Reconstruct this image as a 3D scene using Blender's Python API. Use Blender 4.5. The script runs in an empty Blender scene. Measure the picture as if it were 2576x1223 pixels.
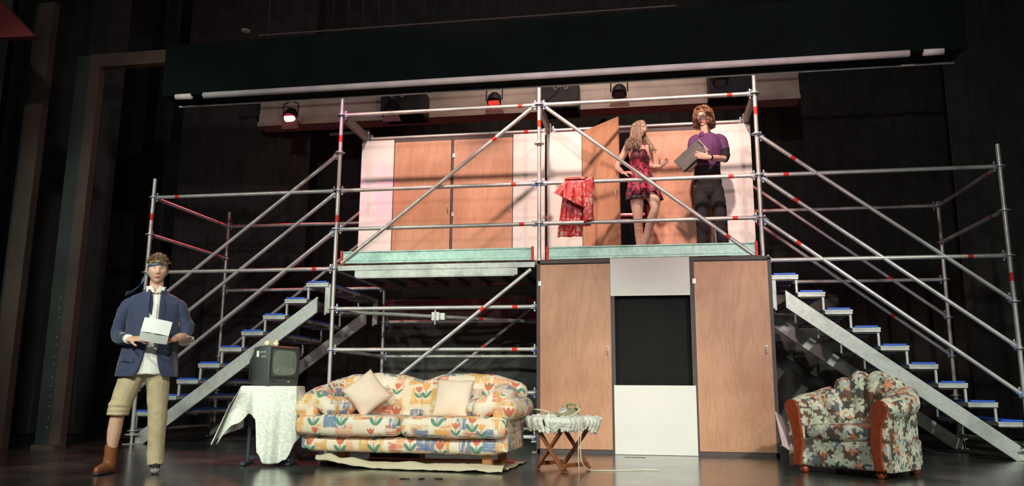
import bpy, bmesh, math, random
import numpy as np
from mathutils import Vector, Matrix, Quaternion, noise
random.seed(7)
SC = bpy.context.scene
COL = SC.collection
PI = math.pi
R = math.radians

# ------------------------------------------------------------------ camera
cam_d = bpy.data.cameras.new('camera')
cam_d.sensor_width = 36
cam_d.lens = 27.968
cam_d.clip_end = 200
cam = bpy.data.objects.new('camera', cam_d)
COL.objects.link(cam)
_yaw, _pit, _rol = -0.16905, 0.18299, 0.006526
_fw = Vector((math.sin(_yaw)*math.cos(_pit), math.cos(_yaw)*math.cos(_pit), math.sin(_pit)))
_r = Vector((math.cos(_yaw), -math.sin(_yaw), 0)); _u = _r.cross(_fw)
_r, _u = _r*math.cos(_rol)+_u*math.sin(_rol), _u*math.cos(_rol)-_r*math.sin(_rol)
cam.matrix_world = Matrix(((_r.x, _u.x, -_fw.x, 1.254), (_r.y, _u.y, -_fw.y, -9.2872),
                           (_r.z, _u.z, -_fw.z, 0.6935), (0, 0, 0, 1)))
SC.camera = cam

# ------------------------------------------------------------------ world, exposure
w = bpy.data.worlds.new('dark_house'); SC.world = w; w.use_nodes = True
w.node_tree.nodes['Background'].inputs[0].default_value = (0.96, 1.0, 0.95, 1)
w.node_tree.nodes['Background'].inputs[1].default_value = 0.10
SC.view_settings.view_transform = 'Standard'
SC.view_settings.look = 'None'
SC.view_settings.exposure = 0.0
SC.view_settings.gamma = 1.0
SC.view_settings.use_curve_mapping = False

# ------------------------------------------------------------------ stage lighting
def spot(loc, target, power, color, size, blend=0.5, radius=0.12):
    d = bpy.data.lights.new('spot_light', 'SPOT')
    d.energy = power; d.color = color; d.spot_size = R(size); d.spot_blend = blend
    d.shadow_soft_size = radius
    o = bpy.data.objects.new('spot_light', d); COL.objects.link(o)
    o.location = loc
    o.rotation_euler = (Vector(target)-Vector(loc)).to_track_quat('-Z', 'Y').to_euler()
    return o
# front-of-house lamps on the lower stage (cool, slightly green); last two are added fills
spot((2.6, -11.0, 5.4), (-0.2, -1.6, -0.1), 1700, (0.92, 1.0, 0.82), 32, 0.45)
spot((-4.6, -10.0, 5.6), (-1.8, -2.0, 0.5), 1550, (0.94, 1.0, 0.83), 36, 0.5)
spot((7.0, -9.0, 5.6), (3.4, -1.2, 0.2), 2500, (0.97, 1.0, 0.88), 32, 0.5)
spot((-7.0, -8.5, 5.6), (-3.6, 0.0, 1.3), 700, (0.85, 1.0, 0.86), 34, 0.6)
spot((0.4, -13.0, 6.4), (0.0, 0.0, 1.6), 1150, (0.97, 1.0, 0.93), 72, 0.6, 0.25)  # wide wash added to lift the dim floor, curtains and stairs
spot((0.6, -10.6, 5.0), (-2.95, -3.1, 0.95), 1500, (0.97, 1.0, 0.86), 17, 0.6)  # added lamp that brightens the man in the blazer
# warm lamps on the upper deck, above the screen casing; last one is an added fill for the beam
for x in (-1.9, 0.1, 2.1):
    spot((x*.7, -4.0, 7.0), (x*.95, 0.8, 3.35), 2000, (1.0, 0.70, 0.60), 25, 0.8, 0.14)
spot((-3.8, -4.2, 7.4), (1.6, 0.7, 3.3), 1200, (1.0, 0.74, 0.64), 26, 0.7, 0.10)
spot((0.4, 1.2, 8.6), (0.2, 4.2, 5.9), 420, (1.0, 0.78, 0.66), 80, 0.8, 0.10)  # added overhead lamp, only there to brighten the pale header beam
# low pink wash from the house
spot((-2.9, -4.0, 6.9), (-2.42, 0.9, 3.35), 620, (1.0, 0.08, 0.60), 9, 0.9, 0.05)
spot((3.2, -9.4, 2.7), (-0.3, 0.0, 3.45), 800, (1.0, 0.70, 0.72), 58, 0.6, 0.08)
# red back light
for x in (-5.0, -3.1, -1.26, 0.9, 2.5):
    spot((x, 3.4, 5.40), (x*0.75+0.2, -0.9, 0.6), 620, (1.0, 0.07, 0.10), 44, 0.5, 0.10)

# ------------------------------------------------------------------ node material helpers
class G:
    """a material graph with arithmetic on sockets"""
    def __init__(s, name):
        s.m = bpy.data.materials.new(name); s.m.use_nodes = True
        s.t = s.m.node_tree; s.n = s.t.nodes
        s.b = s.n['Principled BSDF']
    def link(s, v, inp):
        if isinstance(v, E_): s.t.links.new(v.s, inp)
        elif isinstance(v, (tuple, list)): inp.default_value = tuple(v)+((1,) if len(v) == 3 and len(inp.default_value) == 4 else ())
        else: inp.default_value = v
    def math(s, op, a, b=0.0, c=None):
        nd = s.n.new('ShaderNodeMath'); nd.operation = op
        s.link(a, nd.inputs[0]); s.link(b, nd.inputs[1])
        if c is not None: s.link(c, nd.inputs[2])
        return E_(s, nd.outputs[0])
    def coord(s, kind='Object'):
        nd = s.n.new('ShaderNodeTexCoord'); return E_(s, nd.outputs[kind])
    def sep(s, v):
        nd = s.n.new('ShaderNodeSeparateXYZ'); s.link(v, nd.inputs[0])
        return [E_(s, nd.outputs[i]) for i in range(3)]
    def comb(s, x=0., y=0., z=0.):
        nd = s.n.new('ShaderNodeCombineXYZ')
        for i, v in enumerate((x, y, z)): s.link(v, nd.inputs[i])
        return E_(s, nd.outputs[0])
    def noise(s, v, scale=5., detail=3., rough=.5, dist=0., out='Fac'):
        nd = s.n.new('ShaderNodeTexNoise'); s.link(v, nd.inputs['Vector'])
        nd.inputs['Scale'].default_value = scale; nd.inputs['Detail'].default_value = detail
        nd.inputs['Roughness'].default_value = rough; nd.inputs['Distortion'].default_value = dist
        return E_(s, nd.outputs[out])
    def vor(s, v, scale=5., dim='2D', rand=1.0):
        nd = s.n.new('ShaderNodeTexVoronoi'); nd.voronoi_dimensions = dim
        s.link(v, nd.inputs['Vector']); nd.inputs['Scale'].default_value = scale
        nd.inputs['Randomness'].default_value = rand
        return E_(s, nd.outputs['Distance']), E_(s, nd.outputs['Color']), E_(s, nd.outputs['Position'])
    def white(s, v):
        nd = s.n.new('ShaderNodeTexWhiteNoise'); nd.noise_dimensions = '3D'; s.link(v, nd.inputs['Vector'])
        return E_(s, nd.outputs['Value']), E_(s, nd.outputs['Color'])
    def vm(s, op, a, b=(0, 0, 0)):
        nd = s.n.new('ShaderNodeVectorMath'); nd.operation = op
        s.link(a, nd.inputs[0])
        if op == 'SCALE': s.link(b, nd.inputs['Scale'])
        else: s.link(b, nd.inputs[1])
        return E_(s, nd.outputs['Value' if op == 'LENGTH' else 'Vector'])
    def mix(s, f, a, b):
        nd = s.n.new('ShaderNodeMix'); nd.data_type = 'RGBA'
        s.link(f, nd.inputs[0]); s.link(a, nd.inputs[6]); s.link(b, nd.inputs[7])
        return E_(s, nd.outputs[2])
    def ramp(s, f, stops, interp='LINEAR'):
        nd = s.n.new('ShaderNodeValToRGB'); s.link(f, nd.inputs[0])
        cr = nd.color_ramp; cr.interpolation = interp
        while len(cr.elements) < len(stops): cr.elements.new(.5)
        for e, (p, c) in zip(cr.elements, stops):
            e.position = p; e.color = tuple(c)+(1,)
        return E_(s, nd.outputs[0])
    def step(s, x, lo, hi):
        nd = s.n.new('ShaderNodeMapRange'); nd.interpolation_type = 'SMOOTHSTEP'
        s.link(x, nd.inputs[0]); nd.inputs[1].default_value = lo; nd.inputs[2].default_value = hi
        return E_(s, nd.outputs[0])
    def bump(s, h, strength=.3, dist=.01):
        nd = s.n.new('ShaderNodeBump'); s.link(h, nd.inputs['Height'])
        nd.inputs['Strength'].default_value = strength; nd.inputs['Distance'].default_value = dist
        s.t.links.new(nd.outputs[0], s.b.inputs['Normal'])
    def out(s, color=None, rough=.6, metal=0., **kw):
        if color is not None: s.link(color, s.b.inputs['Base Color'])
        s.link(rough, s.b.inputs['Roughness']); s.link(metal, s.b.inputs['Metallic'])
        for k, v in kw.items():
            s.link(v, s.b.inputs[{'sheen': 'Sheen Weight', 'spec': 'Specular IOR Level', 'sss': 'Subsurface Weight',
                                  'emit': 'Emission Color', 'power': 'Emission Strength', 'coat': 'Coat Weight', 'coatr': 'Coat Roughness',
                                  'alpha': 'Alpha', 'trans': 'Transmission Weight'}[k]])
        return s.m
class E_:
    def __init__(s, g, sock): s.g = g; s.s = sock
    def __add__(s, o): return s.g.math('ADD', s, o)
    def __radd__(s, o): return s.g.math('ADD', o, s)
    def __sub__(s, o): return s.g.math('SUBTRACT', s, o)
    def __rsub__(s, o): return s.g.math('SUBTRACT', o, s)
    def __mul__(s, o): return s.g.math('MULTIPLY', s, o)
    def __rmul__(s, o): return s.g.math('MULTIPLY', o, s)
    def __truediv__(s, o): return s.g.math('DIVIDE', s, o)
    def f(s, op, o=0.): return s.g.math(op, s, o)
    def lt(s, o): return s.g.math('LESS_THAN', s, o)
    def gt(s, o): return s.g.math('GREATER_THAN', s, o)

def plain(name, c, rough=.6, metal=0., var=.12, scale=6., bump=0., **kw):
    """one colour with a light mottling"""
    g = G(name); v = g.coord()
    n = g.noise(v, scale, 4.)
    a = tuple(max(0, x*(1-var)) for x in c); b = tuple(min(1, x*(1+var)) for x in c)
    col = g.ramp(n, [(.3, a), (.7, b)])
    if bump: g.bump(g.noise(v, scale*6, 4.), bump, .004)
    return g.out(col, rough, metal, **kw)

MAT = {}
def galv(name, c, rough=.42, metal=.35):
    g = G(name); v = g.coord()
    n = g.noise(v, 22., 4.); n2 = g.noise(v, 3.5, 3.)
    col = g.mix(g.step(n2, .45, .75), tuple(x*1.12 for x in c), tuple(x*.72 for x in c))
    col = g.mix(g.step(n, .35, .7)*.35, col, tuple(x*.6 for x in c))
    return g.out(col, g.math('ADD', n*.2, rough-.1), metal)
MAT['tube'] = galv('galvanised tube', (.62, .62, .59), .38, .45)
MAT['alu'] = galv('aluminium', (.52, .55, .52), .42, .2)
MAT['rust'] = galv('weathered steel', (.22, .19, .175), .6, .2)
MAT['red'] = plain('red tape', (.75, .035, .02), .5)
MAT['bluehead'] = plain('blue wedge head', (.10, .20, .50), .5, .2)
MAT['blue'] = plain('blue tread edge', (.015, .12, .70), .45)
MAT['mint'] = galv('mint toe board', (.42, .66, .58), .38, .15)
MAT['black'] = plain('black paint', (.012, .012, .012), .6)
MAT['deepblack'] = plain('dead black cloth', (.004, .004, .004), .95)
MAT['darkmetal'] = plain('dark metal', (.02, .02, .022), .45, .3)
MAT['frame'] = plain('dark grey painted timber', (.070, .052, .056), .6)
MAT['chrome'] = plain('chrome', (.7, .7, .68), .3, .8)

def ply(name, a, b, dark):
    g = G(name); v = g.coord(); x, y, z = g.sep(v)
    v2 = g.comb(x*3.2, y*3.2, z*.55)
    n = g.noise(v2, 1.6, 3., .5, 1.6)
    rings = g.math('SINE', n*34.)
    n3 = g.noise(g.comb(x*60., y*60., z*3.), 1., 3.)
    n4 = g.noise(v, 2.3, 4., .6)
    col = g.mix(g.step(n4, .3, .7), a, b)
    col = g.mix(g.step(rings, .1, 1.)*.20, col, dark)
    col = g.mix(n3*.16, col, dark)
    g.bump(n3, .08, .002)
    return g.out(col, .48)
MAT['ply'] = ply('stained plywood', (.50, .25, .14), (.60, .32, .19), (.27, .11, .055))

def paper(name, c):
    g = G(name); v = g.coord(); x, y, z = g.sep(v)
    n = g.noise(v, 2.2, 4., .6); n2 = g.noise(g.comb(x*3., y, z*9.), 1.2, 2.)
    col = g.mix(g.step(n, .25, .8)*.35, c, tuple(q*.86 for q in c))
    g.bump(n+n2*.7, .25, .02)
    return g.out(col, .7)
MAT['white_panel'] = paper('white paper panel', (.76, .74, .70))

# ------------------------------------------------------------------ mesh helpers
class MB:
    def __init__(s): s.v = []; s.f = []; s.m = []; s.uv = {}
    def add(s, vs, fs, mi=0):
        o = len(s.v); s.v += [tuple(p) for p in vs]
        for f in fs: s.f.append(tuple(o+i for i in f)); s.m.append(mi)
        return s
    def box(s, c, size, rot=None, mi=0):
        hx, hy, hz = size[0]/2, size[1]/2, size[2]/2
        vs = [Vector((a*hx, b*hy, d*hz)) for a in (-1, 1) for b in (-1, 1) for d in (-1, 1)]
        if rot is not None: vs = [rot @ p for p in vs]
        vs = [p+Vector(c) for p in vs]
        return s.add(vs, [(0, 1, 3, 2), (4, 6, 7, 5), (0, 4, 5, 1), (2, 3, 7, 6), (0, 2, 6, 4), (1, 5, 7, 3)], mi)
    def b2(s, lo, hi, mi=0):
        return s.box([(a+b)/2 for a, b in zip(lo, hi)], [abs(b-a) for a, b in zip(lo, hi)], None, mi)
    def beam(s, p0, p1, w, h, up=(0, 0, 1), mi=0):
        p0, p1 = Vector(p0), Vector(p1); d = (p1-p0); L = d.length; d.normalize()
        sd = d.cross(Vector(up)).normalized(); u = sd.cross(d)
        m = Matrix((d, sd, u)).transposed()
        return s.box((p0+p1)/2, (L, w, h), m, mi)
    def path(s, pts, rad, seg=12, mi=0, caps=True, up=None, roundcap=False, miseg=None):
        """tube through points; rad scalar, list, or list of (ra, rb) ellipses"""
        pts = [Vector(p) for p in pts]; n = len(pts)
        if not isinstance(rad, (list, tuple)): rad = [rad]*n
        rad = [(r, r) if not isinstance(r, (list, tuple)) else r for r in rad]
        tan = []
        for i in range(n):
            a = pts[max(0, i-1)]; b = pts[min(n-1, i+1)]
            t = (b-a)
            tan.append(t.normalized() if t.length > 1e-9 else Vector((0, 0, 1)))
        u = Vector(up) if up else (Vector((0, 0, 1)) if abs(tan[0].z) < .9 else Vector((0, 1, 0)))
        rings = []
        fr = []
        for i in range(n):
            a = u-tan[i]*u.dot(tan[i])
            if a.length < 1e-6: a = tan[i].orthogonal()
            a.normalize(); b = tan[i].cross(a)
            if not up: u = a
            fr.append((a, b)); rings.append((pts[i], a, b, rad[i]))
        if roundcap:
            ra = rad[0]; rb = rad[-1]
            pre = []; post = []
            for q in (0.25, .6, .88):
                c = math.sqrt(1-(1-q)**2) if False else None
            for ang in (75, 45, 20):
                c, sn = math.cos(R(ang)), math.sin(R(ang))
                pre.append((pts[0]-tan[0]*min(ra)*sn, fr[0][0], fr[0][1], (ra[0]*c, ra[1]*c)))
            for ang in (20, 45, 75):
                c, sn = math.cos(R(ang)), math.sin(R(ang))
                post.append((pts[-1]+tan[-1]*min(rb)*sn, fr[-1][0], fr[-1][1], (rb[0]*c, rb[1]*c)))
            rings = pre+rings+post
        o = len(s.v)
        for (p, a, b, r) in rings:
            for k in range(seg):
                t = 2*PI*k/seg
                s.v.append(tuple(p+a*(math.cos(t)*r[0])+b*(math.sin(t)*r[1])))
        N = len(rings)
        for i in range(N-1):
            for k in range(seg):
                k2 = (k+1) % seg
                s.f.append((o+i*seg+k, o+i*seg+k2, o+(i+1)*seg+k2, o+(i+1)*seg+k))
                s.m.append(miseg[i] if miseg else mi)
        if caps:
            s.f.append(tuple(o+k for k in reversed(range(seg)))); s.m.append(mi)
            s.f.append(tuple(o+(N-1)*seg+k for k in range(seg))); s.m.append(mi)
        return s
    def rings(s, rs, mi=0, caps=True, close=True):
        """loft explicit rings (lists of points of equal length)"""
        o = len(s.v); n = len(rs[0])
        for r in rs: s.v += [tuple(p) for p in r]
        for i in range(len(rs)-1):
            for k in range(n if close else n-1):
                k2 = (k+1) % n
                s.f.append((o+i*n+k, o+i*n+k2, o+(i+1)*n+k2, o+(i+1)*n+k)); s.m.append(mi)
        if caps:
            s.f.append(tuple(o+k for k in reversed(range(n)))); s.m.append(mi)
            s.f.append(tuple(o+(len(rs)-1)*n+k for k in range(n))); s.m.append(mi)
        return s
    def grid(s, fn, nu, nv, mi=0):
        o = len(s.v)
        for i in range(nu+1):
            for j in range(nv+1): s.v.append(tuple(fn(i/nu, j/nv)))
        for i in range(nu):
            for j in range(nv):
                a = o+i*(nv+1)+j
                s.f.append((a, a+nv+1, a+nv+2, a+1)); s.m.append(mi)
        return s
    def ball(s, c, r, seg=16, mi=0, rot=None):
        if not isinstance(r, (list, tuple)): r = (r, r, r)
        rs = []
        for i in range(1, seg):
            t = PI*i/seg
            ring = []
            for k in range(seg):
                a = 2*PI*k/seg
                p = Vector((math.sin(t)*math.cos(a)*r[0], math.sin(t)*math.sin(a)*r[1], -math.cos(t)*r[2]))
                if rot is not None: p = rot @ p
                ring.append(p+Vector(c))
            rs.append(ring)
        return s.rings(rs, mi)
    def prism(s, poly, y0, y1, mi=0, axis='y'):
        """extrude an (x,z) outline along y (or an (y,z) outline along x)"""
        n = len(poly)
        mk = (lambda p, d: (p[0], d, p[1])) if axis == 'y' else ((lambda p, d: (d, p[0], p[1])) if axis == 'x' else (lambda p, d: (p[0], p[1], d)))
        return s.rings([[mk(p, y0) for p in poly], [mk(p, y1) for p in poly]], mi)
    def build(s, name, mats, parent=None, smooth=False, bevel=0, uv=None, fix=True, loc=None):
        me = bpy.data.meshes.new(name); me.from_pydata(s.v, [], s.f)
        if not isinstance(mats, (list, tuple)): mats = [mats]
        for m in mats: me.materials.append(MAT[m] if isinstance(m, str) else m)
        me.polygons.foreach_set('material_index', s.m)
        me.polygons.foreach_set('use_smooth', [True]*len(me.polygons))
        me.update()
        if fix:
            bm = bmesh.new(); bm.from_mesh(me); bmesh.ops.recalc_face_normals(bm, faces=bm.faces); bm.to_mesh(me); bm.free()
        if not smooth: me.set_sharp_from_angle(angle=R(48))
        o = bpy.data.objects.new(name, me); COL.objects.link(o)
        if parent: o.parent = parent
        if loc: o.location = loc
        if bevel:
            b = o.modifiers.new('bevel', 'BEVEL'); b.width = bevel; b.segments = 2; b.limit_method = 'ANGLE'; b.angle_limit = R(40)
        if uv: uvbox(o)
        return o

def uvbox(o, keep=None):
    me = o.data
    ul = me.uv_layers.new(name='uv')
    n = len(me.loops); co = np.empty(len(me.vertices)*3); me.vertices.foreach_get('co', co); co = co.reshape(-1, 3)
    uv = np.zeros((n, 2))
    for p in me.polygons:
        a = [abs(x) for x in p.normal]; k = 1 if (a[1] >= a[0]*.8 and a[1] >= a[2]*.75) else (2 if a[2] > a[0] else 0)
        for li in p.loop_indices:
            c = co[me.loops[li].vertex_index]
            uv[li] = (c[1]+7.3, c[2]) if k == 0 else ((c[0], c[2]) if k == 1 else (c[0], c[1]+5.17))
    ul.data.foreach_set('uv', uv.ravel())

def evald(o):
    dg = bpy.context.evaluated_depsgraph_get()
    return bpy.data.meshes.new_from_object(o.evaluated_get(dg), depsgraph=dg)

def union(mb, voxel, name, mats, parent=None, smooth=2, uv=False, disp=None):
    """merge closed pieces into one continuous surface"""
    t = mb.build('tmp', mats)
    md = t.modifiers.new('r', 'REMESH'); md.mode = 'VOXEL'; md.voxel_size = voxel; md.use_smooth_shade = True
    if smooth:
        sm = t.modifiers.new('s', 'SMOOTH'); sm.factor = .5; sm.iterations = smooth
    me = evald(t); me.name = name
    old = t.data; bpy.data.objects.remove(t); bpy.data.meshes.remove(old)
    if disp:
        me.update()
        nr = [v.normal.copy() for v in me.vertices]
        for v, q in zip(me.vertices, nr):
            v.co = v.co+q*disp(v.co)
    me.polygons.foreach_set('use_smooth', [True]*len(me.polygons))
    me.update()
    o = bpy.data.objects.new(name, me); COL.objects.link(o)
    if parent: o.parent = parent
    if uv: uvbox(o)
    return o

def tag(o, label=None, cat=None, group=None, kind=None):
    if label: o['label'] = label
    if cat: o['category'] = cat
    if group: o['group'] = group
    if kind: o['kind'] = kind
    return o
def empty(name, loc, rz=0., label=None, cat=None, group=None):
    o = bpy.data.objects.new(name, None); COL.objects.link(o)
    o.location = loc; o.rotation_euler = (0, 0, rz); o.empty_display_size = .1
    return tag(o, label, cat, group)
def catmull(pts, n):
    P = [Vector(p) for p in pts]; P = [P[0]*2-P[1]]+P+[P[-1]*2-P[-2]]
    out = []
    for i in range(1, len(P)-2):
        for k in range(n):
            t = k/n; a, b, c, d = P[i-1], P[i], P[i+1], P[i+2]
            out.append(.5*((2*b)+(c-a)*t+(2*a-5*b+4*c-d)*t*t+(3*b-a-3*c+d)*t**3))
    out.append(P[-2]); return out
def nz(p, s, seed=0.): return noise.noise(Vector(p)*s+Vector((seed, seed*1.7, seed*.3)))
# ================================================================== THE HOUSE
g = G('stage floor boards'); v = g.coord(); x, y, z = g.sep(v)
n = g.noise(g.comb(x*2., y*.6, z), 3., 5.)
MAT['stage'] = g.out(g.ramp(n, [(.3, (.05, .047, .042)), (.7, (.10, .095, .085))]), .55)
MB().b2((-14, -7.5, -.25), (12, 9, -.006)).build('floor', 'stage')
tag(bpy.data.objects['floor'], 'grey stage boards', None, None, 'structure')

g = G('black vinyl'); v = g.coord(); x, y, z = g.sep(v)
n1 = g.noise(g.comb(x*1.2, y*14., 0.), 1.5, 5., .6)
n2 = g.noise(v, 1.3, 4.)
n3 = g.noise(v, 30., 3.)
col = g.mix(g.step(n2, .35, .75), (.030, .031, .030), (.075, .075, .068))
col = g.mix(g.step(n3, .62, .8)*.5, col, (.10, .10, .09))
g.bump(n1, .04, .01)
MAT['vinyl'] = g.out(col, g.ramp(n1*.5+n2*.5, [(.3, (.13,)*3), (.7, (.30,)*3)]), 0., spec=1., coat=.5, coatr=.2)
dance = MB()
ys = [-7.4, -5.4, -3.45, -1.55, .35, 1.05]
for a, b in zip(ys[:-1], ys[1:]): dance.b2((-9.5, a+.004, -.005), (8.2, b-.004, 0))
dance.build('dance_floor', 'vinyl')
tag(bpy.data.objects['dance_floor'], 'glossy black vinyl dance floor in wide strips across the stage front', 'dance floor')

MAT['wallblack'] = plain('black wall', (.04, .04, .04), .9)
MAT['ceil'] = plain('dark brown ceiling', (.060, .040, .030), .85, 0, .3, 1.5)
MB().b2((-14, 8.8, 0), (12, 9, 10)).build('wall_back', 'wallblack')['kind'] = 'structure'
MB().b2((-12.2, -8, 0), (-12, 9, 9)).build('wall_left', 'wallblack')['kind'] = 'structure'
MB().b2((11.8, -8, 0), (12, 9, 9)).build('wall_right', 'wallblack')['kind'] = 'structure'
MB().b2((-14, -7.5, 10), (12, 9, 10.2)).build('ceiling', 'ceil')['kind'] = 'structure'

def curtain(name, p0, p1, h, fold, amp, mat, parent=None, z0=0.02, seed=1.):
    p0, p1 = Vector(p0), Vector(p1); L = (p1-p0).length; d = (p1-p0).normalized(); nrm = Vector((d.y, -d.x, 0))
    def fn(u, v_):
        a = 2*PI*u*L/fold
        off = amp*(math.sin(a)+.45*math.sin(a*.37+seed)+.35*math.sin(a*1.9+v_*1.5+seed))
        p = p0+d*(u*L)+nrm*off
        return (p.x, p.y, z0+v_*(h-z0))
    m = MB().grid(fn, max(12, int(L/fold*12)), 6)
    o = m.build(name, mat, parent, smooth=True, fix=False)
    s = o.modifiers.new('s', 'SOLIDIFY'); s.thickness = .006
    return o
MAT['serge'] = plain('black wool serge', (.034, .034, .032), .95, 0, .3, 3., sheen=.15)
MAT['serge2'] = plain('greenish black curtain', (.04, .070, .052), .95, 0, .3, 3., sheen=.15)
tag(curtain('back_curtain', (-9.5, 6.2, 0), (9.5, 6.2, 0), 9.9, .34, .045, 'serge'), 'full-width black curtain hanging behind the whole scaffold', 'curtain')
tag(curtain('wing_curtain', (-7.6, 4.3, 0), (-5.2, 4.9, 0), 9.9, .30, .05, 'serge', seed=2.), 'black side curtain hanging behind the left staircase', 'curtain')
tag(curtain('wing_curtain', (-8.4, .9, 0), (-6.9, 1.5, 0), 9.9, .28, .05, 'serge', seed=3.), 'black wing curtain between the two brown portal legs at left', 'curtain')
tag(curtain('house_curtain', (-7.6, -1.75, 0), (-6.2, -1.55, 0), 6.5, .30, .05, 'serge2', seed=4.), 'dark green curtain at the far left edge of the stage', 'curtain')
tag(curtain('wing_curtain', (6.2, 4.2, 0), (9.4, 3.4, 0), 9.9, .30, .05, 'serge', seed=5.), 'black side curtain hanging behind the right staircase', 'curtain')

# brown portal frames at the left: outer one nearer, inner one behind
MAT['portal'] = plain('brown portal paint', (.075, .046, .036), .7, 0, .3, 2.)
MAT['portal2'] = plain('grey green portal side', (.026, .034, .029), .7, 0, .3, 2.)
def portal(name, x, y, wdt, top, head, x2, mside, hh=.22, side=.20):
    m = MB()
    m.b2((x, y, 0), (x+wdt, y+.10, top+hh))
    if head: m.b2((x+wdt, y, top), (x2, y+.10, top+hh))
    m.b2((x-side, y+.02, 0), (x, y+.10, top+hh), 1)
    o = m.build(name, ['portal', mside]); o['kind'] = 'structure'
portal('trim_1', -6.12, -1.2, .21, 4.65, False, 7.0, 'wallblack', .75, .05)
portal('trim_2', -5.565, -.9, .145, 4.64, True, -4.05, 'portal2', .17, .20)
# small base block and staple marks on the inner portal leg
m = MB()
for k in range(14):
    m.box((-5.62+random.uniform(-.008, .008), -.884, .25+k*.115+random.uniform(-.02, .02)), (.012, .006, .012))
m.build('staple_marks', plain('pale staple', (.35, .38, .36), .5))
tag(bpy.data.objects['staple_marks'], 'pale staple and tape flecks down the inner portal leg', 'staples', kind='stuff')
MB().b2((-5.66, -1.06, 0), (-5.36, -.92, .05)).build('portal_foot', 'portal')
tag(bpy.data.objects['portal_foot'], 'small brown base block at the foot of the inner portal leg', 'base block')
# dark red drape corner, top left
MB().prism([(-6.3, 4.34), (-5.0, 4.31), (-5.51, 4.78), (-6.3, 5.45)], -2.44, -2.36).build('red_valance', plain('dark red velvet', (.14, .012, .014), .9))
tag(bpy.data.objects['red_valance'], 'dark red pointed drape at the top left corner', 'valance')
MB().path([(-4.35, 1, 5.86), (1.74, 1, 5.86)], .012, 8).path([(-4.2, 1, 5.86), (-4.2, 1, 10.0)], .002, 5).path([(1.6, 1, 5.86), (1.6, 1, 10.0)], .002, 5).build('ceiling_line', plain('dull pipe', (.10, .09, .08), .6))  # made-up pipe and wires that draw the ceiling edge line
tag(bpy.data.objects['ceiling_line'], 'thin dark pipe standing in for the ceiling edge line above the projection screen casing', 'pipe')
o = MB().path([(-3.46, -1.9, 4.50), (-3.46, -1.9, 4.488)], .055, 24).build('ceiling_disc', plain('cream plastic', (.35, .33, .27), .5), loc=(-.25, 1.4, .69))
tag(o, 'small round cream fitting high in the dark at upper left', 'ceiling fitting')

# pale header beam behind the scaffold with three black boxes
g = G('dirty cream paint'); v = g.coord(); n = g.noise(v, 2.5, 5.)
MAT['header'] = g.out(g.ramp(n, [(.3, (.42, .34, .28)), (.75, (.60, .50, .42))]), .45)
MB().b2((-5.95, 4.2, 5.83), (3.9, 4.5, 6.5)).b2((-5.95, 4.12, 5.58), (3.9, 4.5, 5.66)).b2((-5.95, 4.18, 5.66), (3.9, 4.5, 5.84)).build('trim_4', 'header')['kind'] = 'structure'
for (x0, x1, z0, z1, lb) in ((-3.32, -2.58, 5.47, 5.95, 'matt black box on the pale beam above the plywood doors at left'),
                             (-.48, .18, 5.42, 5.95, 'matt black box on the pale beam above the middle scaffold post'),
                             (2.36, 3.04, 5.50, 6.1, 'matt black box on the pale beam above the right scaffold post')):
    o = MB().b2((x0, 3.55, z0), (x1, 4.1, z1)).build('equipment_box', 'black', bevel=.01)
    tag(o, lb, 'box', 'black boxes on the pale beam')
# lighting bar
MB().path([(-6.2, 3.52, 5.98), (6.0, 3.52, 5.98)], .025).build('lighting_bar', 'darkmetal')
tag(bpy.data.objects['lighting_bar'], 'long dark pipe the stage lights hang from, behind the scaffold', 'pipe')
g = G('glowing red lens'); MAT['glow'] = g.out((.8, .1, .1), .4, emit=(1., .10, .13), power=40.)
g = G('dim red lens'); MAT['glow2'] = g.out((.3, .03, .02), .4, emit=(1., .06, .04), power=.7)
MAT['barn'] = plain('pinkish barn door', (.34, .17, .17), .6)
def stage_light(x, z, lens, label, door=True):
    r = empty('stage_light', (x, 3.52, z), 0, label, 'stage light', 'stage lights on the bar')
    MB().path([(0, .06, .19), (0, .05, .12), (0, .0, .04), (0, -.02, 0)], [.07, .115, .125, .125], 20).build('lamp_body', 'black', r, smooth=False)
    o = MB().path([(0, -.022, .002), (0, -.045, -.012)], [.105, .09], 20).build('lens', lens, r)
    MB().path([(-.14, .0, .06), (-.14, .02, .28), (0, .02, .34), (.14, .02, .28), (.14, .0, .06)], .012, 8).build('yoke', 'black', r)
    o = MB(); o.path([(0, .02, .34), (0, 0, 5.98-z)], .016, 8); o.build('clamp', 'black', r)
    if door:
        m = MB(); m.rings([[(-.125, -.02, -.045), (.125, -.02, -.045), (.17, .03, -.185), (-.17, .03, -.185)],
                           [(-.125, -.01, -.045), (.125, -.01, -.045), (.17, .04, -.185), (-.17, .04, -.185)]])
        m.build('barn_door', 'barn', r)
    return r
stage_light(-5.0, 5.48, 'glow', 'stage light with its lens glowing bright red, leftmost on the bar')
stage_light(-3.1, 5.52, 'darkmetal', 'unlit stage light with pink flap in front of the black box at left')
stage_light(-1.26, 5.56, 'glow2', 'stage light with a faint red glow, above the centre of the left deck bay')
stage_light(.88, 5.58, 'darkmetal', 'unlit stage light with pink flap above the open plywood door')
stage_light(2.53, 5.70, 'darkmetal', 'dark round stage light without flap, near the right scaffold post', False)
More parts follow.
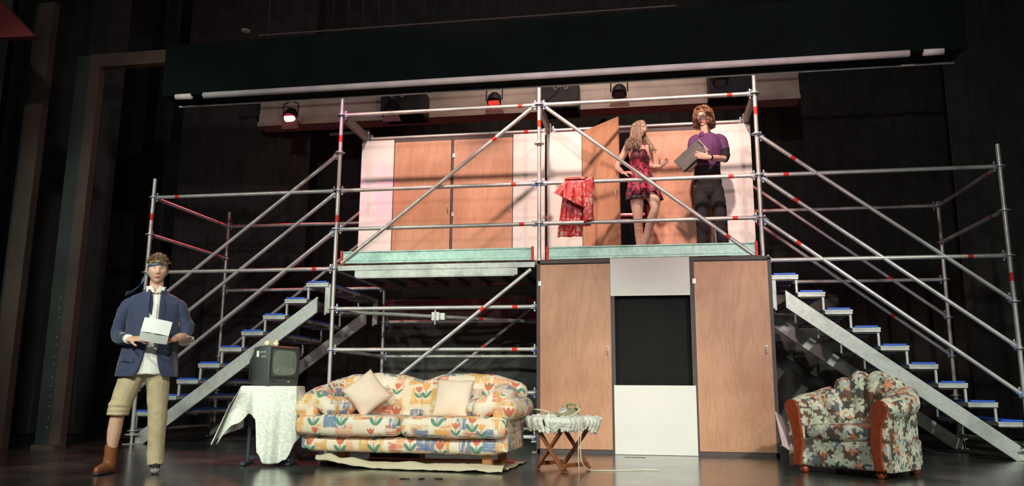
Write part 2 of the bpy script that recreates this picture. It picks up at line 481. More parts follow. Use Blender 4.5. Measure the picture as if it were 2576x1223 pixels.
# loose cables by the middle lamps
for (x, z, lb) in ((-.14, 5.74, 'curled pale cable hanging near the middle scaffold post'), (-3.0, 5.76, 'pale tangle of cable in front of the left black box')):
    pts = [(x-.2+.02*k, 3.35+.02*math.sin(k), z+.05*math.cos(k*.35)+.01*math.sin(k*1.3)) for k in range(18)]
    pts += [(x+.14+.03*math.sin(k*1.1), 3.33, z-.04+.03*math.cos(k*1.1)) for k in range(9)]
    pts = [(x+.05, 3.50, 5.97), (x, 3.42, z+.12)]+pts
    tag(MB().path(catmull(pts, 2), .009, 6).build('cable', plain('pale cable', (.45, .27, .22), .5)), lb, 'cable')
tag(MB().path([(.31, 5.95, 5.95), (.31, 6.0, 5.95)], .09, 20).build('wall_disc', plain('beige plastic', (.55, .33, .28), .5), loc=(.15, -.2, .25)), 'small round pale fitting on the black back wall above the deck', 'wall fitting')
# faint pale battens, upper right
for (a, b, lb) in (((2.94, 1, 5.33), (4.18, 1, 5.36), 'faint grey batten high at the right, the longer of two'),
                   ((4.28, 1, 5.12), (4.98, 1, 5.14), 'faint grey batten high at the right, the shorter of two')):
    tag(MB().beam(a, b, .03, .03).build('ceiling_batten', plain('dull grey', (.045, .045, .045), .6)), lb, 'batten', 'faint battens')
tag(MB().beam((-4.0, 3.0, 4.95), (-3.3, 3.0, 4.98), .03, .05).build('ceiling_batten', plain('dull mauve', (.10, .07, .08), .6)), 'faint mauve batten below the glowing red lamp', 'batten', 'faint battens')

# projection screen casing hung in front of the scaffold
sr = empty('projection_screen', (0, -2, 3.7), 0, 'long dark retracted projection screen casing with a pale bottom bar, hung above the scaffold', 'projection screen')
g = G('dark green enamel'); v = g.coord(); MAT['casing'] = g.out(g.ramp(g.noise(v, 3, 4.), [(.3, (.002, .005, .004)), (.7, (.0035, .0075, .006))]), .9, 0., spec=.12)
MB().b2((-3.78, .0, .035), (4.15, .05, .62)).b2((-3.78, .05, .06), (4.15, .36, .09)).build('casing', 'casing', sr, bevel=.01)
MAT['barwhite'] = plain('white enamel', (.85, .76, .76), .45)
MB().path([(-3.30, .02, .03), (3.66, .02, .03)], (.033), 16).build('bottom_bar', 'barwhite', sr, smooth=True)
for a, b in ((-3.62, -3.44), (3.78, 3.95)):
    MB().path([(a, .02, .03), (b, .02, .03)], .031, 16).build('end_cap', 'barwhite', sr, smooth=True)
MB().path([(-3.78, .34, .045), (4.15, .34, .045)], .012, 8).build('rear_rail', 'tube', sr)
# blue work light in the wing
o = MB().ball((0, 0, 0), (.16, .05, .07), 12).build('blue_work_light', None if False else (lambda g: g.out((.02, .02, .3), .5, emit=(.02, .03, 1.), power=.28))(G('dim blue lamp')), loc=(-8.0, 2.6, .80))
tag(o, 'dim blue work light glowing in the dark left wing', 'lamp')
MB().b2((-8.3, 2.55, 0), (-7.75, 2.9, .72)).build('wing_box', 'black', bevel=.01)
tag(bpy.data.objects['wing_box'], 'black box in the left wing under the blue work light', 'box')
# ================================================================== SCAFFOLD
L = 2.57; D = 1.93; ZD = 2.165; D1 = 1.0; RT = .0245
def lv(k): return ZD+.5*k
scaf = empty('scaffold', (0, 0, 0), 0, 'large galvanised tube scaffold carrying a raised deck, with tall stair bays on both sides', 'scaffold')
def tubeb(p0, p1, bands=(), r=RT, par=scaf, name='ledger', head=True, mat='tube', hm=None):
    """tube with red tape bands at the given fractions; wedge heads on both ends"""
    p0, p1 = Vector(p0), Vector(p1); d = p1-p0; Ln = d.length; d.normalize()
    a, b = p0+d*.045, p1-d*.045
    cuts = [0.]; mi = []
    for t in sorted(bands):
        c = t*Ln; cuts += [c-.03, c+.03]
    cuts.append(Ln-.09)
    miseg = [1 if k % 2 else 0 for k in range(len(cuts)-1)]
    m = MB().path([a+d*c for c in cuts], r, 14, miseg=miseg)
    if head:
        for q, s in ((a, 1), (b, -1)):
            m.beam(q-d*s*.02, q+d*s*.045, .038, .058, mi=2)
            m.beam(q+d*s*.010+Vector((0, 0, -.055)), q+d*s*.010+Vector((0, 0, .062)), .005, .016, up=d, mi=3)
    return m.build(name, [mat, 'red', hm or 'bluehead', 'tube'], par)
g = G('worn blue grey head'); g_v = g.coord()
MAT['bluehead'] = g.out(g.mix(g.step(g.noise(g_v, 14., 3.), .42, .58), (.26, .27, .30), (.07, .13, .36)), .45, .3)
def standard(x, y, top, levels, bands=(), z0=.0, jack=True):
    o = MB(); zs = [(.13 if jack else z0)]
    mis = []
    for b in sorted(bands): zs += [b-.045, b+.045]
    zs.append(top)
    o.path([(x, y, z) for z in zs], RT, 14, miseg=[1 if k % 2 else 0 for k in range(len(zs)-1)])
    st = o.build('standard', ['tube', 'red'], scaf)
    if jack:
        j = MB().b2((x-.075, y-.075, 0), (x+.075, y+.075, .008)).path([(x, y, .008), (x, y, .16)], .017, 10).path([(x, y, .10), (x, y, .135)], .034, 10)
        j.beam((x-.09, y, .115), (x+.09, y, .122), .02, .02)
        j.build('base_jack', 'tube', st)
    for k in levels:
        z = lv(k)
        MB().path([(x, y, z-.005), (x, y, z+.005)], .062, 16).path([(x, y, z-.03), (x, y, z+.03)], .03, 12).build('rosette', 'tube', st)
    return st
lower = [-4, -3, -2, -1, 0]
standard(-2*L, 0, 3.42, lower+[1, 2], [2.9])
standard(-2*L, D, 3.40, lower+[1, 2], [2.92])
standard(-L, 0, 4.40, lower+[1, 2, 3, 4], [2.80, 3.85])
standard(-L, D, 3.9, lower+[1, 2], [1.88])
standard(0, 0, 4.40, lower+[1, 2, 3, 4], [3.92])
standard(0, D, 3.9, lower+[1, 2], [])
standard(L, 0, 4.40, lower+[1, 2, 3, 4], [3.95])
standard(L, D, 3.9, lower+[1, 2], [])
standard(2*L, 0, 3.42, lower+[1, 2], [1.93])
standard(2*L, D, 3.22, lower+[1, 2], [])
# ledgers of the two middle bays, front
for k, bl, br in ((4, (.89,), (.87,)), (2, (.86,), (.86,)), (1, (.90,), (.87,))):
    tubeb((-L, 0, lv(k)), (0, 0, lv(k)), bl); tubeb((0, 0, lv(k)), (L, 0, lv(k)), br)
for k in (-1, -2, -3, -4):
    tubeb((-L, 0, lv(k)), (0, 0, lv(k)), (.87,)); tubeb((0, 0, lv(k)), (L, 0, lv(k)), (.87,))
for k in (-1, -2, -4):
    tubeb((-L, D, lv(k)), (0, D, lv(k)), (.94,)); tubeb((0, D, lv(k)), (L, D, lv(k)), (.94,))
for k in (1, 2):
    tubeb((0, D, lv(k)), (L, D, lv(k)), ()); tubeb((-L, D, lv(k)), (0, D, lv(k)), ())
# top rail above the flats, on flat brackets from the front posts
tubeb((-L, D1, lv(4)), (0, D1, lv(4)), (.86,)); tubeb((0, D1, lv(4)), (L, D1, lv(4)), (.12,))
for x in (-L, 0, L):
    m = MB().beam((x, .05, lv(4)), (x, D1-.04, lv(4)), .045, .12)
    for y in (.06, D1-.05): m.box((x, y, lv(4)), (.075, .07, .13))
    m.build('top_bracket', 'rust', scaf)
    standard(x, D1, lv(4)+.10, [4], (), z0=2.26, jack=False)
# stair bays
for s, b1, b2, b3 in ((-1, .88, .10, .50), (1, .10, .87, .5)):
    x0, x1 = (s*2*L, s*L) if s < 0 else (L, 2*L)
    tubeb((x0, 0, lv(2)), (x1, 0, lv(2)), (.12,) if s < 0 else (.10,)); tubeb((x0, 0, lv(0)), (x1, 0, lv(0)), (.88,) if s < 0 else (.83,))
    tubeb((x0, D, lv(2)), (x1, D, lv(2)), (.13,) if s < 0 else (.05,)); tubeb((x0, D, lv(0)), (x1, D, lv(0)), ())
    for k in (1, 2): tubeb((s*2*L, 0, lv(k)), (s*2*L, D, lv(k)), (.82,) if s < 0 else (.13,), name='transom', mat='tube')
    tubeb((s*2*L, 0, lv(-4)), (s*2*L, D, lv(-4)), (), name='transom')
    # sloping hand rails: level n at the inner post to level n-4 at the outer post
    for k in (3, 2, 1):
        bd = {3: ((.86,), (.14,)), 2: ((), (.14,)), 1: ((), (.14,))}[k][0 if s < 0 else 1]
        a = (s*L, 0, lv(k)); b = (s*2*L, 0, lv(k-4))
        tubeb(a, b, bd if s > 0 else ((.88,) if k == 3 else ()), name='stair_rail', r=.0235)
    for k in (3, 2):
        a = (s*L, D, lv(k)); b = (s*2*L, D, lv(k-4))
        tubeb(a, b, (.12,) if s < 0 else (.72,), name='stair_rail', r=.0235)
for x in (-L, 0, L):
    for k in (0, -2, -4): tubeb((x, 0, lv(k)), (x, D, lv(k)), (), name='transom')
# face braces
def brace(a, b, bands=()):
    a, b = Vector(a), Vector(b); d = (b-a).normalized()
    o = tubeb(a+d*.02, b-d*.02, bands, r=.0235, name='diagonal_brace', head=False)
    return o
brace((-.04, -.055, lv(4)-.02), (-L+.06, -.055, lv(0)+.02), (.19,))
brace((.04, -.055, lv(4)-.02), (L-.06, -.055, lv(0)+.02), (.86,))
brace((-.04, -.055, lv(0)-.02), (-L+.06, -.055, lv(-4)+.02), (.24,))
brace((-.04, D+.05, lv(0)-.05), (-L+.06, D+.05, lv(-4)+.02), (.4,))
o = tubeb((-L+.03, .03, lv(-1)-.03), (-.05, D-.05, lv(-1)-.03), (.62,), name='plan_brace')
m = MB().box((-1.47, .80, lv(-1)-.03), (.10, .07, .11)).path([(-1.47, .76, lv(-1)-.14), (-1.47, .76, lv(-1)+.05)], .012, 8).box((-1.39, .85, lv(-1)-.03), (.07, .09, .09))
m.build('coupler', 'tube', o)
# deck beams in front and behind, mint U profile below the deck edge
for y, mt in ((.0, 'alu'), (D, 'rust')):
    for s in (-1, 0):
        x0 = s*L
        m = MB().b2((x0+.05, y-.022, lv(0)-.03), (x0+L-.05, y+.022, lv(0)+.035))
        m.b2((x0+.27, y-.018, lv(0)-.115), (x0+L-.26, y+.018, lv(0)-.03))
        m.b2((x0+.30, y-.03, lv(0)-.13), (x0+L-.29, y+.03, lv(0)-.115))
        m.build('deck_beam', mt, scaf, bevel=.004)

# ---- perforated steel deck planks: eight to a bay, spanning front to back
g = G('perforated steel plank'); v = g.coord(); x, y, z = g.sep(v)
fx = g.math('FRACT', x/.022); fy = g.math('FRACT', y/.045)
hole = g.math('MULTIPLY', fx.gt(.28), fx.lt(.72))*fy.gt(.2)*fy.lt(.8)
bandm = g.math('MULTIPLY', x.gt(-.09), x.lt(.09))
colr = g.mix(g.step(g.noise(v, 9., 4.), .3, .7), (.14, .11, .10), (.26, .22, .20))
MAT['perf'] = g.out(g.mix(hole*bandm, colr, (.42, .36, .33)), .6, .25)
def plank():
    m = MB()
    w_ = .312
    m.b2((-w_/2, .02, .0), (w_/2, D-.02, .012))
    m.b2((-w_/2, .02, -.055), (-w_/2+.018, D-.02, 0)); m.b2((w_/2-.018, .02, -.055), (w_/2, D-.02, 0))
    m.b2((-w_/2, -.005, -.05), (-w_/2+.05, .03, .008)); m.b2((w_/2-.05, -.005, -.05), (w_/2, .03, .008))
    return m
pl0 = None
for bay, lb in ((-1, 'left'), (0, 'right')):
    r = empty('scaffold_deck', (bay*L, 0, lv(0)+.05), 0, 'perforated steel planks of the raised deck, %s' % ('left bay above the sofa' if bay < 0 else 'right bay where the two people stand'), 'deck', 'raised scaffold decks')
    for k in range(8):
        if pl0 is None: q = plank().build('plank', 'perf', r); pl0 = q
        else: q = pl0.copy(); COL.objects.link(q); q.parent = r
        q.location = (.165+k*.3195, 0, 0)
# ---- toe boards
for bay, lb in ((-1, 'left'), (0, 'right')):
    x0 = bay*L+.09; x1 = x0+L-.15
    r = empty('toe_board', (x0, -.04, lv(0)+.055), 0, 'mint aluminium toe board with red end clips along the front of the %s deck bay' % lb, 'toe board', 'toe boards on the deck edge')
    W_ = x1-x0
    m = MB().prism([(-.014, 0), (.010, 0), (.010, .15), (-.014, .15), (-.014, .135), (-.004, .128), (-.004, .03), (-.014, .022)], .025, W_-.025, axis='x')
    m.build('board', 'mint', r, bevel=.002)
    for a in (0, W_-.03):
        MB().b2((a, -.022, -.01), (a+.03, .014, .16)).b2((a+.008, -.03, .06), (a+.022, -.02, .1)).build('end_clip', 'red', r, bevel=.003)

# ---- stair flights
def flight(s, label):
    r = empty('stair_flight', (0, 0, 0), 0, label, 'stairs', 'scaffold stair flights')
    g0, rise = .2775, .2
    top = 2.0; xt = 2.80
    slope = rise/g0
    def sx(z): return s*(xt+(top-z)/slope)     # x of the tread centre for a tread height
    for k in range(9):
        z = top-rise*k; xc = s*(xt+g0*k)
        t = MB().b2((xc-.145, .04, z-.045), (xc+.145, D-.06, z-.004))
        t.b2((xc-.145, .035, z-.052), (xc+.145, .05, z)).b2((xc-.15, .03, z-.018), (xc+.15, .036, z-.006))
        for yy in (.5, 1.0, 1.5): t.b2((xc-.13, yy-.02, z-.07), (xc+.13, yy+.02, z-.045))
        tr = t.build('tread', ['alu'], r)
        t2 = MB().b2((xc-.12, .06, z-.066), (xc+.12, D-.08, z-.053)); t2.build('tread_underside', 'perf', tr)
        MB().b2((xc-.12, .028, z-.001), (xc+.12, D-.08, z+.020)).build('grip_strip', 'blue', tr)
    for y in (.055, D-.11):
        # stringer runs below the treads
        a = Vector((s*(xt-.16+.12), y, 1.80)); b = Vector((s*(xt+g0*8+.02+.20), y, .06))
        dz = .115
        x_t, z_t = s*(xt+.0), 1.83
        x_b, z_b = s*(xt+g0*8+.14), .09
        m = MB().prism([(x_t, z_t), (x_b, z_b), (x_b, .0), (x_b-s*.14, .0), (x_t, z_t-.20)], y, y+.04)
        m.b2((min(s*(xt-.17), s*(xt-.10)), y-.005, 1.62), (max(s*(xt-.17), s*(xt-.10)), y+.045, 1.98))
        # vertical hangers joining each tread to the stringer
        for k in range(9):
            z = top-rise*k
            for dx in (.125,):
                x = s*(xt+g0*k+dx)
                x_in = s*(xt+g0*k-.125)
                m.b2((x-.013, y, z-.205 if k < 8 else .0), (x+.013, y+.03, z-.045))
        m.b2((s*(xt-.11)-.014, y, 1.60), (s*(xt-.11)+.014, y+.03, 1.96))
        m.build('stringer', 'alu', r, bevel=.003)
    return r
flight(-1, 'aluminium stair flight with blue-edged treads on the left, behind the man in the blazer')
flight(1, 'aluminium stair flight with blue-edged treads on the right, behind the armchair')

# ================================================================== SET FLATS
MAT['hinge'] = plain('bright hinge', (.65, .75, .75), .35, .6)
def handle(parent, x, y, z, h=.09):
    MB().path(catmull([(x, y, z+h/2), (x, y-.028, z+h/2-.008), (x, y-.028, z-h/2+.008), (x, y, z-h/2)], 4), .006, 8).box((x, y-.001, z), (.018, .004, h+.02)).build('door_handle', 'chrome', parent, smooth=False)
def door(parent, w_, h_, loc, rz, hx, hinge_x, hz=()):
    d = MB().b2((0, -.0, 0), (w_, .018, h_)).build('plywood_door', 'ply', parent)
    d.location = loc; d.rotation_euler = (0, 0, rz)
    handle(d, hx, 0, h_*.47 if h_ < 1.95 else h_*.52)
    for z in hz: MB().box((hinge_x, -.004, z), (.034, .008, .055)).path([(hinge_x, -.01, z-.028), (hinge_x, -.01, z+.028)], .005, 8).build('hinge', 'hinge', d)
    return d
zt = 4.105; zb = 2.232
fl = empty('set_flat', (-2.62, D1-.10, zb), 0, 'upper left set wall of two closed plywood doors between white panels, on the deck', 'stage set wall', 'set walls with plywood doors')
H = zt-zb
m = MB().b2((.465, .02, H-.035), (2.15, .06, H+.01)).b2((1.285, .02, 0), (1.318, .06, H-.03)).b2((.45, .02, 0), (.478, .06, H)).b2((2.13, .02, 0), (2.16, .06, H))
m.build('frame', 'frame', fl)
for a, b in ((0, .468), (2.145, 2.575)): MB().b2((a, 0, 0), (b, .018, H)).build('white_panel', 'white_panel', fl)
door(fl, .80, H-.04, (.482, .004, 0), 0, .765, 0, ()); door(fl, .81, H-.04, (1.322, .004, 0), 0, .785, .0, (H*.42, H*.86))
fr = empty('set_flat', (-.02, D1-.10, zb), 0, 'upper right set wall with one plywood door open, behind the two people', 'stage set wall', 'set walls with plywood doors')
m = MB().b2((.46, .02, H-.045), (2.14, .06, H+.0)).b2((.45, .02, 0), (.475, .06, H)).b2((1.275, .02, 0), (1.30, .06, H)).b2((2.12, .02, 0), (2.15, .06, H))
m.build('frame', 'frame', fr)
for a, b in ((0, .466), (2.14, 2.64)): MB().b2((a, 0, 0), (b, .018, H)).build('white_panel', 'white_panel', fr)
dd = door(fr, .72, H-.01, (.475, -.004, .0), R(-47), .69, .0, ())
door(fr, .83, H-.055, (1.30, .004, 0), 0, .80, 0, ())
# lower flat in front of the right bay
lf = empty('set_flat', (0, -.14, 0), 0, 'tall lower set wall, two plywood doors and white panels around a dark opening', 'stage set wall', 'set walls with plywood doors')
m = MB()
m.b2((-.012, 0, 0), (.028, .045, 2.19)).b2((2.585, 0, 0), (2.632, .045, 2.17)).b2((.0, 0, 2.155), (2.63, .045, 2.195))
m.b2((.0, 0, .0), (.862, .045, .045)).b2((1.755, 0, .0), (2.62, .045, .045))
m.b2((.84, .002, .0), (.888, .045, 2.17)).b2((1.735, .002, .0), (1.785, .045, 2.17))
m.build('frame', 'frame', lf)
d1 = door(lf, .812, 2.09, (.030, -.004, .050), 0, .775, -.004, (1.87,))
d2 = door(lf, .805, 2.09, (1.786, -.004, .050), 0, .755, .0, (1.87,))
MB().b2((.845, -.010, 1.762), (1.738, -.006, 2.20)).build('white_panel', 'white_panel', lf)
MB().b2((.868, -.010, .004), (1.765, -.004, .756)).build('white_panel', 'white_panel', lf)
o = curtain('masking_curtain', (.60, -.065, 0), (2.05, -.065, 0), 2.1, .3, .006, 'deepblack', seed=9.)
tag(o, 'black masking cloth hanging behind the opening of the lower set wall', 'curtain')

MAT['mask'] = plain('charcoal masking cloth', (.075, .078, .072), .9, 0, .35, 1.2)
tag(curtain('masking_curtain', (-2.75, 2.45, 0), (3.9, 2.45, 0), 2.05, .9, .03, 'mask', seed=3.), 'charcoal masking cloth along the back of the scaffold under the deck', 'curtain')
# ================================================================== SOFA
def uvc(g):
    nd = g.n.new('ShaderNodeUVMap'); nd.uv_map = 'uv'; return E_(g, nd.outputs[0])
def ell(g, u, v, cu, cv, a, b, ang=0.):
    """1 inside a rotated ellipse"""
    c, s = math.cos(R(ang)), math.sin(R(ang))
    du = u-cu; dv = v-cv
    p = (du*c+dv*s)*(1/a); q = (dv*c-du*s)*(1/b)
    return g.step(p*p+q*q, 1.12, .88)
def sofa_fabric():
    g = G('painted tulip upholstery'); uv = uvc(g); u, v, _ = g.sep(uv)
    wob = g.noise(g.comb(u, v, 0.), 9., 3.)
    wu = u+(wob-.5)*.03; wv = v+(g.noise(g.comb(v, u, 3.), 9., 3.)-.5)*.03
    cream = g.mix(g.step(g.noise(g.comb(u, v, 1.), 4., 3.), .35, .7), (.78, .68, .50), (.84, .78, .64))
    col = cream
    brush = g.noise(g.comb(u*6., v*38., 2.), 1., 4., .6)
    brush2 = g.noise(g.comb(u*40., v*6., 5.), 1., 4., .6)
    blue, yel, redd, peach = (.10, .20, .38), (.74, .40, .10), (.66, .15, .08), (.80, .38, .20)
    # blocks of brushed colour on two irregular lattices
    for (su, sv, seed, pal, br, dens) in ((.235, .155, 1., (peach, yel, redd), brush, .62), (.31, .20, 7., (blue, yel, blue), brush2, .52), (.19, .26, 13., (blue, peach, yel), brush, .36)):
        cu = (wu+seed*.37)*(1/su); cv = (wv+seed*.21)*(1/sv)
        iu = cu.f('FLOOR'); iv = cv.f('FLOOR')
        h, hc = g.white(g.comb(iu, iv, seed))
        hr, hg, hb = g.sep(hc)
        fu = cu-iu; fv = cv-iv
        inside = g.step(fu, .06, .10)*g.step(fu, .96, .90)*g.step(fv, .10+.0, .16)*g.step(fv, .92, .84)
        wdt = hg*.5+.4
        inside = inside*g.step(g.math('SUBTRACT', wdt, fu), 0., .04)
        m = inside*h.lt(dens)*g.step(br, .36, .52)*.86
        c = g.mix(hb.gt(.36), pal[0], pal[1]); c = g.mix(hb.gt(.70), c, pal[2])
        col = g.mix(m, col, c)
    # tulips
    for (su, sv, seed, sz, dens) in ((.30, .24, 3., .090, .9), (.26, .33, 21., .066, .8)):
        cu = (u+seed*.13)*(1/su); cv = (v+seed*.29)*(1/sv)
        iu = cu.f('FLOOR'); iv = cv.f('FLOOR')
        h, hc = g.white(g.comb(iu, iv, seed)); hr, hg, hb = g.sep(hc)
        k = 1/sz
        lu = ((cu-iu-.5)*su+(hr-.5)*su*.35)*k; lv_ = ((cv-iv-.5)*sv+(hg-.5)*sv*.3)*k
        on = h.lt(dens)
        back = ell(g, lu, lv_, 0, -.1, .62, 1.05)
        col = g.mix(back*on*.8, col, (.80, .72, .56))
        gm = g.math('MAXIMUM', ell(g, lu, lv_, -.34, -.50, .18, .48, 38), ell(g, lu, lv_, .34, -.50, .18, .48, -38))
        stem = ell(g, lu, lv_, 0, -.4, .045, .55)
        gm = g.math('MAXIMUM', gm, stem)
        rm = g.math('MAXIMUM', ell(g, lu, lv_, 0, .38, .20, .44), g.math('MAXIMUM', ell(g, lu, lv_, -.26, .34, .15, .44, 28), ell(g, lu, lv_, .26, .34, .15, .44, -28)))
        col = g.mix(gm*on*.92, col, (.06, .25, .17))
        fl = g.mix(hb.gt(.75), g.mix(brush2, (.50, .07, .045), (.72, .20, .09)), (.82, .38, .10))
        col = g.mix(rm*on*.92, col, fl)
    g.bump(g.noise(g.coord(), 140., 2.)*.4+g.noise(g.coord(), 7., 3.), .22, .012)
    return g.out(col, .75, 0., sheen=.1)
MAT['sofa'] = sofa_fabric()
g = G('cream cushion'); v = g.coord(); MAT['cushion'] = g.out(g.ramp(g.noise(v, 5., 4.), [(.3, (.76, .62, .48)), (.7, (.84, .72, .58))]), .8, sheen=.15)
MAT['legwood'] = ply('light wood leg', (.38, .17, .055), (.46, .22, .08), (.2, .08, .02))
def rbox(mb, lo, hi, r, mi=0, seg=5, bulge=0.):
    """rounded box as a closed loft along x"""
    x0, x1 = lo[0], hi[0]; N = 14
    def ring(x, ins):
        y0, y1, z0, z1 = lo[1]+ins, hi[1]-ins, lo[2]+ins, hi[2]-ins
        rr = max(.004, r-ins*.5); pts = []
        rr = min(rr, (y1-y0)/2*.98, (z1-z0)/2*.98)
        for (cy, cz, a0) in ((y1-rr, z1-rr, 0), (y0+rr, z1-rr, 90), (y0+rr, z0+rr, 180), (y1-rr, z0+rr, 270)):
            for k in range(seg):
                a = R(a0+90*k/(seg-1))
                pts.append((x, cy+rr*math.cos(a), cz+rr*math.sin(a)))
        return pts
    xs = []
    for k in range(5):
        a = R(90*k/4); xs.append((x0+r*(1-math.sin(a)), r*(1-math.cos(a+0)) if False else r*(1-math.sin(PI/2-a)) ))
    # inset goes r -> 0 as x leaves the end
    rs = []
    for k in range(5):
        a = PI/2*k/4; rs.append(ring(x0+r*(1-math.cos(a)), r*(1-math.sin(a))))
    for k in range(1, N):
        t = k/N; rs.append(ring(x0+r+(x1-x0-2*r)*t, -bulge*math.sin(PI*t)))
    for k in range(5):
        a = PI/2*(1-k/4); rs.append(ring(x1-r*(1-math.cos(a)), r*(1-math.sin(a))))
    mb.rings(rs, mi)
    return mb
def wrinkle(amp, s=6., seed=0.): return lambda co: amp*(nz(co, s, seed)+.5*nz(co, s*2.3, seed+5))
sofa = empty('sofa', (-.915, -2.06, 0), R(-2.5), 'two-seater sofa in cream fabric painted with tulips and blue and yellow patches', 'sofa')
# local frame: x -1.0 .. 1.0, front y = -.36, back y = +.55
union(rbox(MB(), (-.93, -.25, .135), (.90, .50, .275), .06), .012, 'base', 'sofa', sofa, 2, True, wrinkle(.004))
union(rbox(MB(), (-1.0, -.33, .285), (.0-.003, .35, .455), .062, bulge=.012), .010, 'seat_cushion', 'sofa', sofa, 2, True, wrinkle(.005, 5, 1))
union(rbox(MB(), (.003, -.33, .285), (.98, .35, .455), .062, bulge=.012), .010, 'seat_cushion', 'sofa', sofa, 2, True, wrinkle(.005, 5, 2))
m = MB()
for c, hx in ((-.46, .50), (.46, .50)):
    m.ball((c, .30, .54), (hx, .14, .22), 20)
    m.path([(c-hx+.03, .36, .675), (c-hx*.5, .35, .735), (c, .34, .745), (c+hx*.5, .35, .735), (c+hx-.03, .36, .675)], [.10, .105, .11, .105, .10], 14, roundcap=True)
m.b2((-.92, .33, .28), (.92, .50, .64))
union(m, .014, 'backrest', 'sofa', sofa, 4, True, wrinkle(.006, 4, 3))
for s in (-1, 1):
    m = MB()
    # lower outer roll, running front to back
    m.path([(s*.96, -.20, .525), (s*.98, .05, .54), (s*.97, .42, .54)], [.098, .105, .10], 16, roundcap=True)
    m.b2((min(s*.84, s*.97), -.22, .16), (max(s*.84, s*.97), .46, .52))
    m.path([(s*.90, -.20, .47), (s*.90, .3, .47)], .08, 14, roundcap=True)
    union(m, .012, 'arm_roll', 'sofa', sofa, 3, True, wrinkle(.005, 6, 4+s))
    m = MB()
    # puffy upper pad sweeping from the back corner forward and down to the seat
    m.path(catmull([(s*.55, .30, .66), (s*.80, .27, .665), (s*.87, .06, .635), (s*.84, -.12, .60), (s*.72, -.18, .53)], 4), [.09+.012*math.sin(k/16*PI) for k in range(17)], 16, roundcap=True)
    m.path(catmull([(s*.90, .20, .66), (s*.93, -.02, .635), (s*.92, -.17, .60)], 4), .075, 14, roundcap=True)
    m.ball((s*.70, -.02, .53), (.17, .15, .10), 14)
    union(m, .012, 'arm_pad', 'sofa', sofa, 3, True, wrinkle(.008, 8, 8+s))
for x, y in ((-.70, .10), (.76, -.10), (-.82, .42), (.78, .42)):
    MB().box((x, y, .068), (.085, .085, .136)).build('leg', 'legwood', sofa, bevel=.004)
# cushions
def pillow(w_, loc, rot, label):
    m = MB()
    def f(sgn):
        def fn(a, b):
            x = (a-.5)*2; y = (b-.5)*2
            e = (1-x*x)*(1-y*y)
            pin = 1-.10*(1-abs(x*y))*(abs(x)**4+abs(y)**4)/1.0*.8
            return Vector((x*w_/2*pin, sgn*(.075*max(0, e)**.42), y*w_/2*pin))
        return fn
    m.grid(f(1), 22, 22); m.grid(f(-1), 22, 22)
    o = m.build('throw_pillow', 'cushion', None, smooth=True)
    bm = bmesh.new(); bm.from_mesh(o.data); bmesh.ops.remove_doubles(bm, verts=bm.verts, dist=.0008); bmesh.ops.recalc_face_normals(bm, faces=bm.faces); bm.to_mesh(o.data); bm.free()
    for v in o.data.vertices:
        v.co = v.co*(1+.02*nz(v.co, 9, 2))+Vector((0, .006*nz(v.co, 14, 4), 0))
    o.location = loc; o.rotation_euler = rot
    return tag(o, label, 'cushion')
pillow(.335, (-1.33, -2.10, .655), (R(-18), R(50), R(6)), 'plain cream cushion tipped on its corner at the left of the tulip sofa')
pillow(.36, (-.52, -2.04, .615), (R(-16), R(3), R(-4)), 'plain cream cushion sitting square at the right of the tulip sofa')

# drop cloth under the sofa
MAT['calico'] = paper('cream calico', (.62, .56, .40))
m = MB()
CL = [(-2.0, -1.45), (.06, -1.25), (.02, -2.48), (-1.72, -2.30)]
def fn(a, b):
    p = Vector(CL[0]).lerp(Vector(CL[1]), a).lerp(Vector(CL[3]).lerp(Vector(CL[2]), a), b)
    z = .006+.022*abs(nz((p.x, p.y, 0), 5))+.008*abs(nz((p.x, p.y, 2), 16))
    edge = max(0, b-.84)/.16; z += .050*max(0, math.sin(edge*PI))**.8*(1.+.35*nz((p.x, 0, 0), 4))
    lump = max(0, 1-a/.30)*max(0, (b-.45)/.55); z += .065*lump*(1+.8*nz((p.x, p.y, 3), 9))
    return (p.x+.02*nz((p.y, 1, 0), 5), p.y+.02*nz((p.x, 2, 0), 3), max(.004, z))
o = m.grid(fn, 90, 46).build('drop_cloth', 'calico', smooth=True, fix=False)
o.modifiers.new('s', 'SOLIDIFY').thickness = .004
tag(o, 'cream calico cloth spread on the floor under the tulip sofa, bunched at the left', 'cloth')
MB().b2((-1.45, -1.62, .012), (-.95, -1.40, .11)).build('floor_box', 'black', bevel=.006)
tag(bpy.data.objects['floor_box'], 'low black box on the floor behind the tulip sofa', 'box')
o = MB().path(catmull([(-1.42, -1.72, .045), (-1.0, -1.66, .035), (-.4, -1.64, .035), (.0, -1.66, .035)], 6), .013, 8).build('red_lit_hem', plain('red lit hem', (.75, .20, .20), .6))  # strip for the cloth hem, red light on it painted as pink
tag(o, 'hem of the cloth beneath the tulip sofa with red light put into its colour', 'cloth strip')

# ================================================================== TELEVISION ON ITS STAND
MAT['steel'] = plain('blue grey steel', (.045, .065, .085), .4, .3)
tv_x, tv_y = -2.245, -2.12
st = empty('tv_stand', (tv_x, tv_y, 0), R(14), 'dark steel pedestal stand under the lace cloth and television', 'stand')
for x in (-.20, .20):
    MB().b2((x-.014, -.02, .03), (x+.014, .02, .695)).build('post', 'steel', st, bevel=.003)
    MB().b2((x-.02, -.20, .008), (x+.02, .20, .035)).build('foot', 'steel', st, bevel=.004)
MB().b2((-.19, -.012, .33), (.19, .012, .36)).b2((-.19, -.012, .05), (.19, .012, .08)).build('cross_bar', 'steel', st)
MB().b2((-.23, -.19, .69), (.23, .19, .712)).build('stand_top', 'steel', st, bevel=.004)
